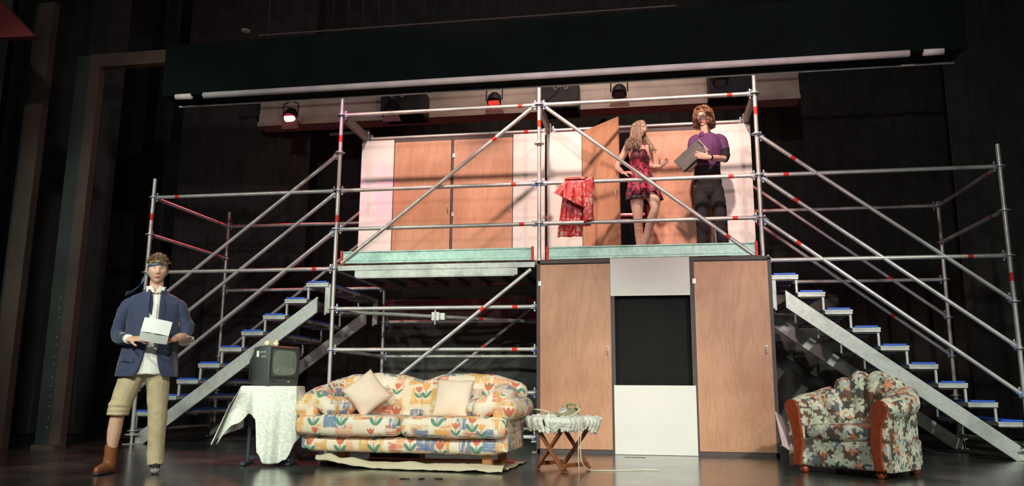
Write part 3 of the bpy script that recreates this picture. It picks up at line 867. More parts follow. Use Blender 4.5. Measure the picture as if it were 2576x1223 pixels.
# draped cloth
g = G('white lace cloth'); v = g.coord(); n = g.noise(v, 55., 4., .65); n2 = g.noise(v, 7., 3.)
lcol = g.mix(g.step(n, .40, .60), (.60, .65, .58), (.80, .84, .76))
g.bump(n, .3, .004)
MAT['lace'] = g.out(lcol, .7)
hx, hy, tz = .240, .200, .716
def hang(x, y):
    """length of cloth hanging below the table edge at a point of the perimeter"""
    if y < -hy+.001:
        ks = [(-.240, .52), (-.19, .34), (-.15, .25), (-.10, .30), (-.06, .60), (0, .69), (.12, .69), (.18, .66), (.240, .50)]
    elif x > hx-.001: ks = [(-.203, .50), (-.1, .40), (.203, .30)]; x = y
    elif x < -hx+.001: ks = [(-.203, .52), (-.12, .42), (.203, .25)]; x = y
    else: ks = [(-.240, .25), (.240, .30)]
    for (x0_, l0), (x1_, l1) in zip(ks[:-1], ks[1:]):
        if x <= x1_+1e-6:
            t = (x-x0_)/(x1_-x0_); return l0+(l1-l0)*(t*t*(3-2*t))
    return ks[-1][1]
def perim(a):
    """rounded rectangle perimeter"""
    P_ = [(-hx, -hy), (hx, -hy), (hx, hy), (-hx, hy)]
    Ls = [2*hx, 2*hy, 2*hx, 2*hy]; T = sum(Ls)*((a) % 1.0)
    for i in range(4):
        if T <= Ls[i]+1e-9:
            t = T/Ls[i]; p = Vector(P_[i]+(0,)).lerp(Vector(P_[(i+1) % 4]+(0,)), t)
            return p, i, t
        T -= Ls[i]
    return Vector(P_[0]+(0,)), 0, 0
def drape(a, b):
    p, i, t = perim(a)
    if b < .12: return Vector((p.x*b/.12, p.y*b/.12, tz+.002*nz((p.x*b*8, p.y*b*8, 0), 3)))
    nrm = [Vector((0, -1, 0)), Vector((1, 0, 0)), Vector((0, 1, 0)), Vector((-1, 0, 0))]
    e = .16; n_ = nrm[i]
    if t < e: n_ = (n_*(.5+.5*t/e)+nrm[i-1]*(.5-.5*t/e)).normalized()
    elif t > 1-e: n_ = (n_*(.5+.5*(1-t)/e)+nrm[(i+1) % 4]*(.5-.5*(1-t)/e)).normalized()
    q = (b-.12)/.88; ln = q*hang(p.x, p.y)
    s_ = a*2*(2*hx+2*hy)
    fold = math.sin(s_*26+1.2*math.sin(s_*9))*.6+.4*math.sin(s_*47)
    corner = math.exp(-(min(t, 1-t)/.16)**2)
    out = .010+(.016+.034*q)*min(1, q*3)*(1+fold)+q*.10*corner*(1.6 if i in (0, 3) and p.x < 0 else .25)
    return Vector((p.x+n_.x*out, p.y+n_.y*out, tz-max(0, ln-.004)))
o = MB().grid(drape, 260, 60).build('lace_cloth', 'lace', smooth=True, fix=False)
o.location = (tv_x, tv_y, 0); o.rotation_euler = (0, 0, R(14)); o.modifiers.new('s', 'SOLIDIFY').thickness = .003
tag(o, 'white patterned lace cloth draped over the stand beneath the television', 'tablecloth')
# television
tv = empty('television', (tv_x-.035, tv_y+.0, .722), R(66), 'old boxy grey tube television standing on the lace cloth', 'television')
g = G('grey tv plastic'); MAT['tvp'] = plain('grey tv plastic', (.052, .066, .062), .5, 0, .1)
m = MB()
W2, H_ = .185, .365
def rr(x0, x1, z0, z1, y, r=.018):
    pts = []
    for (cx, cz, a0) in ((x1-r, z1-r, 0), (x0+r, z1-r, 90), (x0+r, z0+r, 180), (x1-r, z0+r, 270)):
        for k in range(4):
            a = R(a0+30*k); pts.append((cx+r*math.cos(a), y, cz+r*math.sin(a)))
    return pts
m.rings([rr(-W2+.01, W2-.01, .01, H_-.008, -.175), rr(-W2, W2, 0, H_, -.165), rr(-W2, W2, 0, H_, -.02), rr(-W2+.012, W2-.012, .006, H_-.012, .05), rr(-W2*.72, W2*.72, .03, H_*.80, .12), rr(-W2*.55, W2*.55, .05, H_*.68, .20)])
m.build('housing', 'tvp', tv, smooth=False)
m = MB(); x0, x1, z0, z1 = -.148, .158, .085, .335
m.rings([rr(x0-.022, x1+.022, z0-.022, z1+.022, -.176, .02), rr(x0-.020, x1+.020, z0-.020, z1+.020, -.182, .02), rr(x0, x1, z0, z1, -.176, .015)], caps=False)
m.build('screen_bezel', plain('dark bezel', (.03, .032, .03), .4), tv)
g = G('tube glass'); MAT['crt'] = g.out((.16, .20, .165), .10, 0., spec=.8)
MB().grid(lambda a, b: Vector((x0+(x1-x0)*a, -.172-.014*math.sin(PI*a)**.7*math.sin(PI*b)**.7, z0+(z1-z0)*b)), 20, 20).build('screen', 'crt', tv, smooth=True)
MB().box((-.11, -.178, .035), (.022, .008, .012)).box((-.14, -.178, .037), (.012, .008, .008)).build('button', 'black', tv)
MB().box((.06, -.178, .036), (.022, .006, .008)).build('indicator', plain('yellow plastic', (.6, .55, .1), .5), tv)
m = MB()
for zz, seqs in ((.305, 5), (.265, 4)):
    for k in range(seqs):
        m.box((-W2-.001, -.13+.018*k, zz+.004*(k % 2)-.002), (.002, .004, .022)); m.box((-W2-.001, -.125+.018*k, zz+.008*((k+1) % 2)), (.002, .011, .003))
m.build('white_scrawl', plain('white marker', (.45, .55, .5), .6), tv)
MB().box((-W2-.002, -.02, .29), (.003, .03, .055)).build('paper_sticker', plain('white sticker', (.85, .85, .82), .5), tv)
# two little round ornaments
for x, y, sc, lb in ((-2.255, -2.12, 1., 'small round cream ornament on the television, left one'), (-2.175, -2.10, .92, 'small round cream ornament on the television, right one with a knob')):
    m = MB().ball((0, 0, .030*sc), (.030*sc, .030*sc, .028*sc), 14).path([(0, 0, .004), (0, 0, .01)], .02, 12)
    if sc < 1: m.ball((.006, 0, .06*sc), .014, 10)
    o = m.build('ornament', plain('cream ceramic', (.72, .66, .42), .35), smooth=True, loc=(x-.085, y, .724+.364))
    tag(o, lb, 'ornament', 'ornaments on the television')
g = G('mauve sheen'); 
# pale box partly hidden behind the stand
MB().b2((-2.30, -1.92, .004), (-2.12, -1.80, .46)).build('paper_roll', plain('dull pink board', (.26, .17, .20), .6), bevel=.01)
tag(bpy.data.objects['paper_roll'], 'dull pink board standing on the floor behind the television stand', 'board')

# ================================================================== FOLDING TABLE, CLOTH, TELEPHONE
MAT['teak'] = ply('teak', (.22, .075, .030), (.30, .11, .045), (.12, .035, .012))
tb = empty('folding_table', (.478, -1.95, 0), R(-37), 'small teak folding table with crossed legs carrying the telephone', 'table')
# two crossed pairs, spanning left-right; pairs front and back
for y, nm in ((-.17, 0), (.17, 1)):
    for s in (-1, 1):
        yy = y+s*.014
        xm = 0
        MB().beam((-s*.172, yy, .012), (s*.165, yy, .385), .022, .040, up=(0, 1, 0)).build('leg', 'teak', tb, bevel=.003)
    
MB().beam((-.155, -.16, .05), (-.155, .16, .05), .02, .035).build('foot_rail', 'teak', tb, bevel=.003)
MB().beam((.155, -.16, .05), (.155, .16, .05), .02, .035).build('foot_rail', 'teak', tb, bevel=.003)
m = MB()
for k in range(6): m.b2((-.215+.073*k, -.19, .395), (-.215+.073*k+.062, .19, .413))
m.b2((-.2, -.175, .375), (.2, -.145, .395)).b2((-.2, .145, .375), (.2, .175, .395))
m.build('slatted_top', 'teak', tb, bevel=.003)
XU = (1, 0, 0)
MAT['whitecloth'] = plain('white cotton', (.74, .78, .68), .8, 0, .08, 3.)
m = MB(); rbox(m, (-.25, -.235, .46), (.25, .235, .505), .02)
for k in range(120):
    a = 2*PI*k/120+random.uniform(-.05, .05); ca, sa = math.cos(a), math.sin(a)
    rx = .262*abs(ca)**.55*math.copysign(1, ca); ry = .25*abs(sa)**.55*math.copysign(1, sa)
    dl = random.uniform(.045, .08)+.014*math.sin(a*3); tw = random.uniform(-.03, .03); q = random.uniform(.98, 1.05)
    m.path(catmull([(rx*.72, ry*.72, .498), (rx*q-sa*tw*.5, ry*q+ca*tw*.5, .492), (rx*q*1.05-sa*tw, ry*q*1.05+ca*tw, .468), (rx*.98-sa*tw*1.4, ry*.98+ca*tw*1.4, .462-dl)], 3), [.015, .016, .018, .019, .020, .020, .020, .019, .018, .016], 8, roundcap=True)
for k in range(46):
    x, y = random.uniform(-.24, .24), random.uniform(-.22, .22); a = random.uniform(0, PI); h_ = random.uniform(.505, .525)
    m.path([(x-.06*math.cos(a), y-.06*math.sin(a), .495), (x, y, h_), (x+.05*math.cos(a+.5), y+.05*math.sin(a+.5), .495)], [.008, .013, .008], 8, roundcap=True)
for (x, y, l) in ((.04, -.262, .045),):
    m.path(catmull([(x, y*.97, .455), (x+.01, y, .42), (x+.015, y, .42-l)], 3), [(.022, .012), (.02, .011), (.018, .010), (.016, .009), (.014, .008), (.012, .007), (.008, .005)], 10, up=XU)
o = union(m, .0055, 'crumpled_cloth', 'whitecloth', None, 3, False, lambda co: .008*nz(co, 20, 2)+.005*nz(co, 45, 5))
o.location = (.478, -1.95, -.045); o.rotation_euler = (0, 0, R(-37))
tag(o, 'crumpled white cotton cloth bunched over the teak folding table', 'cloth')
for (x, y, z, l, lb) in ((.34, -2.13, .40, .09, 0), (.42, -2.15, .38, .10, 1), (.63, -2.08, .40, .08, 2)): pass
# telephone
MAT['phone'] = plain('putty plastic', (.34, .33, .20), .4, 0, .05)
ph = empty('telephone', (.52, -1.96, .468), R(-48), 'old putty-coloured desk telephone on the crumpled white cloth', 'telephone')
ph.scale = (.9, .9, .82)
m = MB(); rs = []
for (t, hw, z0) in ((-.115, .085, .012), (-.10, .092, .03), (-.03, .086, .062), (.03, .075, .088), (.085, .07, .085), (.10, .066, .05)):
    rs.append([(-hw, t, 0), (-hw, t, z0*.55), (-hw*.82, t, z0), (hw*.82, t, z0), (hw, t, z0*.55), (hw, t, 0)])
m.rings(rs); union(m, .004, 'phone_body', 'phone', ph, 3)
o = MB().path([(0, -.052, .052), (0, -.060, .066)], [.05, .046], 24).build('dial', plain('pale dial', (.62, .66, .62), .3), ph)
m = MB().path(catmull([(-.105, .05, .098), (-.07, .05, .118), (0, .05, .124), (.07, .05, .118), (.105, .05, .098)], 4), .013, 12, roundcap=True)
m.path([(-.105, .05, .118), (-.105, .05, .088)], [.024, .030], 14).path([(.105, .05, .118), (.105, .05, .088)], [.024, .030], 14)
union(m, .004, 'handset', 'phone', ph, 2)
MAT['cordm'] = plain('cream cord', (.74, .72, .56), .5)
# coiled cord from handset over the right of the cloth
path = catmull([(.11, .05, .10), (.17, .02, .07), (.215, -.06, .035), (.20, -.13, .0), (.165, -.19, -.03), (.145, -.205, -.085), (.165, -.20, -.10)], 40)
pts = []
for i, p in enumerate(path):
    a = i*1.05; pts.append(p+Vector((math.cos(a)*.011, 0, math.sin(a)*.011)))
MB().path(pts, .0032, 5).build('coiled_cord', 'cordm', ph, smooth=True)
pts = []
for k in range(60):
    a = k*.42; pts.append((-.17+.055*math.cos(a)+.02*math.sin(k*.13), -.04+.05*math.sin(a*1.1), .03+.045*abs(math.sin(k*.21))))
tag(MB().path(catmull(pts, 2), .004, 5).build('loose_cable', 'cordm', loc=(.47, -1.95, .452)), 'loose tangle of thin white cable on the left of the crumpled cloth', 'cable')
tag(MB().path(catmull([(.60, -2.02, .49), (.66, -2.13, .455), (.665, -2.20, .37), (.655, -2.19, .2), (.67, -2.17, .08), (.73, -2.10, .015), (.86, -2.02, .006), (1.05, -1.97, .006), (1.20, -1.88, .006), (1.32, -1.90, .006)], 8), .0045, 6).build('telephone_line', 'cordm'), 'long white telephone line falling from the folding table and trailing over the floor', 'cable')
tag(MB().path(catmull([(.585, -2.04, .49), (.645, -2.15, .455), (.645, -2.20, .35), (.635, -2.17, .15), (.638, -2.12, .008)], 8), .0045, 6).build('white_cord', 'cordm'), 'short white cord hanging straight down from the folding table to the floor', 'cable')
tag(MB().path(catmull([(.265, -2.02, .475), (.25, -2.10, .45), (.243, -2.13, .40), (.240, -2.13, .32)], 5), .003, 6).build('cloth_tie', 'cordm'), 'thin white tie hanging at the left front of the crumpled cloth', 'cord')
# floor marks
m = MB().b2((1.02, -1.15, .001), (1.34, -1.135, .003)).prism([(1.34, .0), (1.34, .0), (1.40, .0)], 0, 0) if False else MB().b2((.98, -.50, .0005), (1.18, -.485, .003)).b2((1.18, -.51, .0005), (1.20, -.475, .003))
tag(m.build('floor_tape', 'black'), 'short dark tape mark on the floor before the lower white panel', 'tape')
for k, (x, y) in enumerate(((-.52, -3.0), (-.40, -2.97), (-.66, -3.03))):
    m = MB(); 
    for j in range(4): m.box((random.uniform(-.03, .03), random.uniform(-.012, .012), .004), (.035, .012, .006), Matrix.Rotation(random.uniform(0, 3), 3, 'Z'))
    tag(m.build('floor_scrap', 'darkmetal', loc=(x, y, 0)), ('scrap of dark litter on the floor in front of the sofa, largest', 'scrap of dark litter on the floor in front of the sofa, rightmost', 'scrap of dark litter on the floor in front of the sofa, leftmost')[k], 'litter', 'litter before the sofa')

# ================================================================== ARMCHAIR
def leaf_fabric():
    g = G('leafy floral upholstery'); uv = uvc(g)
    u, v, _ = g.sep(uv)
    p0 = g.comb(u, v, 0.)
    nn = g.noise(p0, 4., 2.)
    col = g.mix(g.step(nn, .40, .60), (.055, .065, .052), (.17, .065, .040))
    col = g.mix(g.step(g.noise(g.comb(u, v, 4.), 6., 3.), .52, .64), col, (.13, .155, .17))
    def leaves(col, sc, seed, c1, c2, size, dens, lobes=2.5):
        vec = g.comb(u+seed, v+seed*.7, 0.)
        d, c, pos = g.vor(vec, sc, '2D', .85)
        loc = g.vm('SUBTRACT', g.vm('SCALE', vec, 1.0), pos)
        lx, ly, _ = g.sep(loc); cr, cg, cb = g.sep(c)
        a = g.math('ARCTAN2', ly, lx)+cr*6.28
        lob = g.math('POWER', g.math('ABSOLUTE', g.math('COSINE', a*lobes)), 1.4)
        jag = g.math('ABSOLUTE', g.math('COSINE', a*(lobes*3.)))*.10
        rad = (lob*.62+.34+jag)*(cg*.35+.8)*size
        r = g.vm('LENGTH', loc)
        m = g.step(rad-r, 0., .006)*cb.lt(dens)
        vein = g.step(lob, .80, 1.)*.25
        return g.mix(m, col, g.mix(cg, g.mix(vein, c1, tuple(x*.7 for x in c1)), c2))
    col = leaves(col, 8., .3, (.50, .17, .085), (.62, .28, .15), .056, .5)
    col = leaves(col, 9.5, 1.7, (.40, .46, .33), (.56, .60, .44), .058, .85)
    col = leaves(col, 8.5, 4.1, (.62, .63, .48), (.74, .69, .54), .055, .66)
    col = leaves(col, 17., 7.7, (.74, .66, .52), (.36, .43, .46), .026, .5)
    g.bump(g.noise(g.coord(), 160., 2.)*.4+g.noise(g.coord(), 8., 3.), .2, .01)
    return g.out(col, .75, 0., sheen=.1)
MAT['leaf'] = leaf_fabric()
g = G('red mahogany'); v = g.coord(); MAT['mahog'] = g.out(g.ramp(g.noise(v, 9., 3., .5, 2.), [(.3, (.22, .035, .012)), (.7, (.30, .055, .02))]), .25, 0., coat=.4)
ac = empty('armchair', (3.06, -1.66, 0), R(-40), 'scallop-back armchair in leafy floral fabric with mahogany arm fronts', 'armchair')
# local: front y=-.38 .. back y=+.42, width +-.46
m = MB()
rbox(m, (-.40, -.36, .055), (.40, .36, .30), .03)
union(m, .012, 'seat_base', 'leaf', ac, 2, True, wrinkle(.003))
union(rbox(MB(), (-.29, -.375, .29), (.29, .25, .415), .045, bulge=.012), .010, 'seat_cushion', 'leaf', ac, 2, True, wrinkle(.004))
# channelled back curving round into the arms: seven fat vertical flutes on a horseshoe
m = MB()
def horseshoe(t):
    """t -1..1 from left arm front to right arm front; returns x, y and height of the flute top"""
    a = t*PI/2*1.0
    x = .37*math.sin(a)**1 if abs(t) < .6 else math.copysign(.37*math.sin(.6*PI/2)+.045*(abs(t)-.6)/.4, t)
    y = .30*math.cos(a) if abs(t) < .6 else .30*math.cos(.6*PI/2)-(abs(t)-.6)/.4*.34
    h = .60+.245*max(0, math.cos(min(1, abs(t)/.80)*PI/2))**.9
    return x, y, h
ts = [-.98, -.72, -.46, -.2, .2, .46, .72, .98] if False else [-.95, -.66, -.40, -.14, .14, .40, .66, .95]
for t in ts:
    x, y, h = horseshoe(t)
    nx, ny = x, y+.05
    ln = math.hypot(nx, ny); nx /= ln; ny /= ln
    if abs(t) > .6: nx, ny = math.copysign(1, t), 0
    pts = [(x-nx*.05, y-ny*.05, .33), (x-nx*.055, y-ny*.055, .45), (x-nx*.045, y-ny*.045, h-.10), (x+nx*.01, y+ny*.01, h-.03), (x+nx*.065, y+ny*.065, h-.055), (x+nx*.085, y+ny*.085, h-.12)]
    rr_ = [.075, .088, .092, .088, .075, .05]
    m.path(catmull(pts, 3), [rr_[min(5, int(k/3))]*(1-(k/3 % 1))+rr_[min(5, int(k/3)+1)]*(k/3 % 1) for k in range(16)], 14, roundcap=True)
union(m, .011, 'channelled_back', 'leaf', ac, 2, True, wrinkle(.003))
# outer shell: plain fabric wall round the sides and back
outer = []
for k in range(33):
    t = -1+2*k/32
    if abs(t) > .55:
        x = math.copysign(.455, t); y = .12-(abs(t)-.55)/.45*.49
    else:
        a = t/.55*PI/2; x = .455*math.sin(a); y = .12+.30*math.cos(a)
    h = .545+.19*max(0, math.cos(min(1, abs(t)/.62)*PI/2))
    outer.append((x, y, h))
inner = [(x*.90, (y-.12)*.90+.12 if y > .12 else y, h) for x, y, h in outer]
m = MB()
m.rings([[(x*1.0, y, .055) for x, y, h in outer]+[(x, y, .055) for x, y, h in reversed(inner)],
         [(x*1.0, y, h*.5) for x, y, h in outer]+[(x, y, h*.5) for x, y, h in reversed(inner)],
         [(x*.99, y, h) for x, y, h in outer]+[(x, y, h) for x, y, h in reversed(inner)]])
o = m.build('outer_cover', 'leaf', ac, smooth=False, uv=True)
for s in (-1, 1):
    # arm roll
    m = MB()
    m.path([(s*.405, -.288, .555), (s*.42, -.15, .575), (s*.42, .08, .60), (s*.36, .24, .66)], [(.088, .085), (.10, .095), (.10, .10), (.09, .09)], 16, roundcap=True)
    rbox(m, (min(s*.29, s*.455), -.375, .06), (max(s*.29, s*.455), .15, .56), .03)
    union(m, .011, 'arm', 'leaf', ac, 3, True, wrinkle(.003, 6, s))
    # S-shaped mahogany front
    pr_ = []
    cl = catmull([(.365, .062), (.352, .18), (.348, .30), (.362, .42), (.380, .50), (.395, .565)], 5)
    wd = [.034, .036, .036, .036, .036, .038, .04, .042, .043, .044, .045, .045, .046, .046, .046, .046, .048, .052, .056, .058, .060, .062, .064, .065, .066, .066]
    lft = []; rgt = []
    for i, p in enumerate(cl):
        tt = (cl[min(i+1, len(cl)-1)]-cl[max(i-1, 0)]).normalized(); wv = wd[min(i, len(wd)-1)]
        lft.append((p.x-tt.y*wv, p.y+tt.x*wv)); rgt.append((p.x+tt.y*wv, p.y-tt.x*wv))
    end = cl[-1]; tt = (cl[-1]-cl[-2]).normalized(); base_a = math.atan2(tt.y, tt.x); cap = []
    for q in range(1, 9):
        a = base_a-PI/2+PI*q/9; cap.append((end.x+.066*math.cos(a), end.y+.066*math.sin(a)))
    poly = rgt+cap+list(reversed(lft))
    poly = [(s*px, pz) for px, pz in poly]
    MB().prism(poly, -.405, -.372).build('arm_front', 'mahog', ac, bevel=.006)
for x, y in ((-.34, -.32), (.34, -.32), (-.34, .28), (.34, .28)):
    MB().path([(x, y, 0), (x, y, .012), (x, y, .035), (x, y, .06)], [.03, .042, .042, .03], 16).build('bun_foot', 'mahog', ac, smooth=True)
# paper tucked beside the chair
o = MB().box((0, 0, 0), (.006, .22, .34)).build('newspaper', plain('pinkish paper', (.62, .47, .50), .6, 0, .15, 9.), loc=(2.455, -1.60, .33))
o.rotation_euler = (R(-24), R(-20), R(-30))
tag(o, 'folded pale paper sticking out at the left side of the armchair', 'paper')

# ================================================================== CLOTHS ON THE SCAFFOLD
def cloth_over(name, x0, x1, ztop, y, front, back, mat, label, r=.034, fold=4., edge=None):
    def fn(a, b):
        s = b*2-1
        Lf = front(a); Lb = back(a)
        ph_ = math.sin(a*fold*2*PI+.8)*.5+math.sin(a*fold*3.7*PI)*.3
        if b < .46:
            t = (0.46-b)/.46; ln = t*Lf
            xx = x0+(x1-x0)*a+(edge(t, a) if edge else 0)
            return Vector((xx, y-r-.008-.03*t*(1+ph_), ztop-ln))
        if b > .54:
            t = (b-.54)/.46
            return Vector((x0+(x1-x0)*a, y+r+.02*t*(1+ph_), ztop-t*Lb))
        a2 = (b-.46)/.08*PI
        return Vector((x0+(x1-x0)*a, y-(r+.008)*math.cos(a2), ztop+r*math.sin(a2)))
    o = MB().grid(fn, 40, 90).build(name, mat, smooth=True, fix=False)
    o.modifiers.new('s', 'SOLIDIFY').thickness = .004
    return tag(o, label, 'clothing' if 'robe' in name else 'cloth')
g = G('red floral silk'); v = g.coord(); x, y, z = g.sep(v)
n = g.noise(g.comb(x*1.0, y*0.3, z*.7), 17., 3., .6, 1.2)
col = g.mix(g.step(n, .50, .60), (.50, .025, .03), (.66, .36, .30))
col = g.mix(g.step(g.noise(v, 5., 2.), .55, .62)*.5, col, (.30, .015, .03))
MAT['robe'] = g.out(col, .5)
rb = empty('red_robe', (.44, 0, 3.18), 0, 'red floral silk robe slung over the middle rail beside the open plywood door', 'robe')
# front fall, short and swung out to the left; rear fall, long
def frnt(a, b):
    t = b; xx = -.13+.26*a-.14*t*(1-a)**1.2+.02*t
    ln = .02+t*(.16+.22*a)
    fo = .022*math.sin(a*19)+.012*math.sin(a*41+1)
    return Vector((xx, -.04-.045*t-fo*t, .015-ln))
def rear(a, b):
    t = b; xx = -.135+.33*a-.10*t*(1-a)*1.0+.0*t
    ln = t*(.69 if a < .72 else .69-.12)
    if a > .70: xx += .02*math.sin(t*5)
    fo = .022*math.sin(a*17+2)+.014*math.sin(a*37)
    return Vector((xx, .034+.02*t+fo*t, .015-ln))
def topc(a, b):
    an = PI*b; xx = -.13+.26*a if b < .5 else (-.13+.26*a)*(1-(b-.5)*2)+(-.135+.33*a)*((b-.5)*2)
    return Vector((xx, -.037*math.cos(an), .012+.034*math.sin(an)))
def slv(a, b):
    an = 2*PI*a; t = b
    return Vector((.165+.05*math.cos(an)*(1+.15*t)+.012*math.sin(t*6), -.055+.025*math.sin(an), .01-.52*t+.02*math.cos(an)))
m = MB().grid(frnt, 30, 30).grid(topc, 30, 10)
o = m.build('front_fall', 'robe', rb, smooth=True, fix=False); o.modifiers.new('s', 'SOLIDIFY').thickness = .004
o = MB().grid(rear, 36, 36).build('rear_fall', 'robe', rb, smooth=True, fix=False); o.modifiers.new('s', 'SOLIDIFY').thickness = .004
o = MB().grid(slv, 20, 30).build('sleeve', 'robe', rb, smooth=True, fix=False); o.modifiers.new('s', 'SOLIDIFY').thickness = .004
cloth_over('hanging_cloth', -.71, -.45, lv(0)-.12, D+.09, lambda a: .28+.02*math.sin(a*9), lambda a: .2, plain('faded mauve cloth', (.30, .20, .25), .8), 'small faded mauve cloth hanging under the back edge of the left deck bay', .02, 2.)
# ================================================================== PEOPLE
def skin(name, c, c2):
    g = G(name); v = g.coord()
    col = g.mix(g.step(g.noise(v, 9., 4.), .35, .7), c, c2)
    return g.out(col, .5, 0., sss=.0)
def hairmat(name, a, b):
    g = G(name); v = g.coord(); x, y, z = g.sep(v)
    n = g.noise(g.comb(x*60., y*60., z*9.), 1., 3.)
    return g.out(g.ramp(n, [(.3, a), (.7, b)]), .45)
def head_point(d):
    x, y, z = .074*d.x, .095*d.y, .118*d.z
    t = max(0, -d.z)
    x *= 1-.34*t**1.5
    if d.y > 0: y *= 1-.50*t
    else:
        y = -.090*abs(d.y)**.80*(1-.04*t)
        ax = abs(x); q = min(1., abs(d.y)*2.2)
        y += q*.010*math.exp(-((ax-.031)/.016)**2-((z-.010)/.012)**2)
        y -= q*.005*math.exp(-((ax-.028)/.024)**2-((z-.032)/.009)**2)
        if -.045 < z < .035:
            if z > -.026: h = .003+.021*(.035-z)/.061; wn = .009+.006*(.035-z)/.061
            else: h = .024*max(0, 1-(-.026-z)/.013); wn = .015
            y -= q*h*math.exp(-(x/wn)**2)
        y -= q*.006*math.exp(-(x/.022)**2-((z+.056)/.009)**2)
        y += q*.003*math.exp(-(x/.02)**2-((z+.070)/.006)**2)
        y -= q*.008*math.exp(-(x/.022)**2-((z+.096)/.016)**2)
        y -= q*.004*math.exp(-((ax-.043)/.018)**2-((z+.018)/.018)**2)
    return Vector((x, y, z))
def face_y(x, z):
    """front surface of the face over (x, z)"""
    dz = max(-.98, min(.98, z/.118)); t = max(0, -dz)
    dx = x/(.074*(1-.34*t**1.5)); r = 1-dx*dx-dz*dz
    return head_point(Vector((dx, -math.sqrt(max(.0001, r)), dz))).y
def head_geo(mb, M, sc):
    nu, nv = 72, 56; rs = []
    for i in range(1, nv):
        t = PI*i/nv
        rs.append([M @ (head_point(Vector((math.sin(t)*math.sin(2*PI*k/nu), -math.sin(t)*math.cos(2*PI*k/nu), -math.cos(t))))*sc) for k in range(nu)])
    mb.rings(rs)
    for s in (-1, 1):
        mb.path([M @ (Vector((s*.070, .006, -.030))*sc), M @ (Vector((s*.077, .012, .0))*sc), M @ (Vector((s*.078, .014, .020))*sc)], [(.012*sc, .007*sc), (.015*sc, .008*sc), (.012*sc, .007*sc)], 10, roundcap=True, up=M.to_3x3() @ Vector((0, 1, 0)))
def face_parts(M, sc, parent, lipc, browc, open_=0.):
    def patch(x0, x1, z0, z1, shape, off, name, mat, n=14):
        def fn(a, b):
            x = x0+(x1-x0)*a; c, hgt = shape(a); z = c+hgt*(b-.5)
            return M @ (Vector((x, face_y(x, z)-off, z))*sc)
        o = MB().grid(fn, n, 5).build(name, mat, parent, smooth=True, fix=False)
        s = o.modifiers.new('s', 'SOLIDIFY'); s.thickness = .0012
        return o
    patch(-.023, .023, 0, 0, lambda a: (-.052-.001*math.cos((a-.5)*PI)+.0015*abs(a-.5), .007*max(.05, math.sin(PI*a))), .0018, 'lip', plain('upper lip', lipc, .4))
    patch(-.021, .021, 0, 0, lambda a: (-.0615-.001*math.sin(PI*a), .009*max(.05, math.sin(PI*a))), .0018, 'lip', bpy.data.materials['upper lip'])
    for s in (-1, 1):
        patch(s*.013, s*.048, 0, 0, lambda a: (.031+.005*math.sin(PI*min(1, a*1.1))-.002*a, .006*max(.3, math.sin(PI*a))), .0015, 'eyebrow', plain('brow', browc, .7))
        e = MB()
        c = Vector((s*.031, face_y(s*.031, .010)+.0055, .010))
        e.ball(c*sc, (.0140*sc, .0098*sc, .0078*sc), 12)
        e.v = [tuple(M @ Vector(p)) for p in e.v]
        eo = e.build('eye', 'eyewhite', parent, smooth=True)
        i = MB().ball((c+Vector((s*-.001, -.0076, 0)))*sc, (.0058*sc, .0030*sc, .0058*sc), 10)
        i.v = [tuple(M @ Vector(p)) for p in i.v]
        i.build('iris', 'iris', eo, smooth=True)
        patch(s*.017, s*.046, 0, 0, lambda a: (.0175+.0015*math.sin(PI*a), .0035), -.0035, 'eyelid', plain('lid', tuple(x*.9 for x in lipc), .5))
MAT['eyewhite'] = plain('eye white', (.72, .66, .62), .3)
MAT['iris'] = plain('iris', (.05, .06, .07), .2)
def hand(mb, wrist, d, n, side, curls, sc=1., thumb=(.7, .6, .25), spread=.06):
    """palm + four fingers + thumb.  d: along the fingers, n: way the palm faces, side: +-1 picks the thumb side"""
    d = Vector(d).normalized(); n = Vector(n); n = (n-d*n.dot(d)).normalized(); t = d.cross(n)*side
    w_ = Vector(wrist)
    mb.path([w_-d*.02*sc, w_+d*.015*sc, w_+d*.05*sc, w_+d*.085*sc], [(.026*sc, .020*sc), (.032*sc, .017*sc), (.040*sc, .015*sc), (.038*sc, .012*sc)], 14, up=t, roundcap=True)
    for i, (o, ln, r) in enumerate(((.030, .072, .0088), (.010, .082, .0090), (-.010, .076, .0086), (-.029, .058, .0078))):
        dd = (d+t*(o*spread*20)).normalized(); p = w_+d*.080*sc+t*o*sc
        c = curls[i] if isinstance(curls, (list, tuple)) else curls
        pts = [p-dd*.01*sc, p]; ang = 0
        for j, fr in enumerate((.45, .30, .25)):
            ang += c*(.75, 1.1, .7)[j]
            q = dd*math.cos(ang)+n*math.sin(ang)
            pts.append(pts[-1]+q*ln*fr*sc)
        mb.path(pts, [r*sc, r*sc, r*1.0*sc, r*.92*sc, r*.78*sc], 10, roundcap=True)
    td = (t*thumb[0]+d*thumb[1]+n*thumb[2]).normalized()
    p = w_+d*.018*sc+t*.022*sc; pts = [p]
    for j, ln in enumerate((.042, .034, .026)):
        q = (td+d*.22*j).normalized(); pts.append(pts[-1]+q*ln*sc)
    mb.path(pts, [.0135*sc, .0115*sc, .0100*sc, .0082*sc], 10, roundcap=True)
def limb(mb, pts, rad, n=4, seg=14):
    P = catmull(pts, n); k = len(rad)-1; out = []
    for i in range(len(P)):
        t = i/n; j = min(k-1, int(t)); f = t-j; a, b = rad[j], rad[j+1]
        if isinstance(a, tuple) or isinstance(b, tuple):
            a = a if isinstance(a, tuple) else (a, a); b = b if isinstance(b, tuple) else (b, b)
            out.append((a[0]*(1-f)+b[0]*f, a[1]*(1-f)+b[1]*f))
        else: out.append(a*(1-f)+b*f)
    return P, out
def addlimb(mb, pts, rad, n=4, seg=14, up=None, cap=True):
    P, r = limb(mb, pts, rad, n)
    return mb.path(P, r, seg, roundcap=cap, up=up)
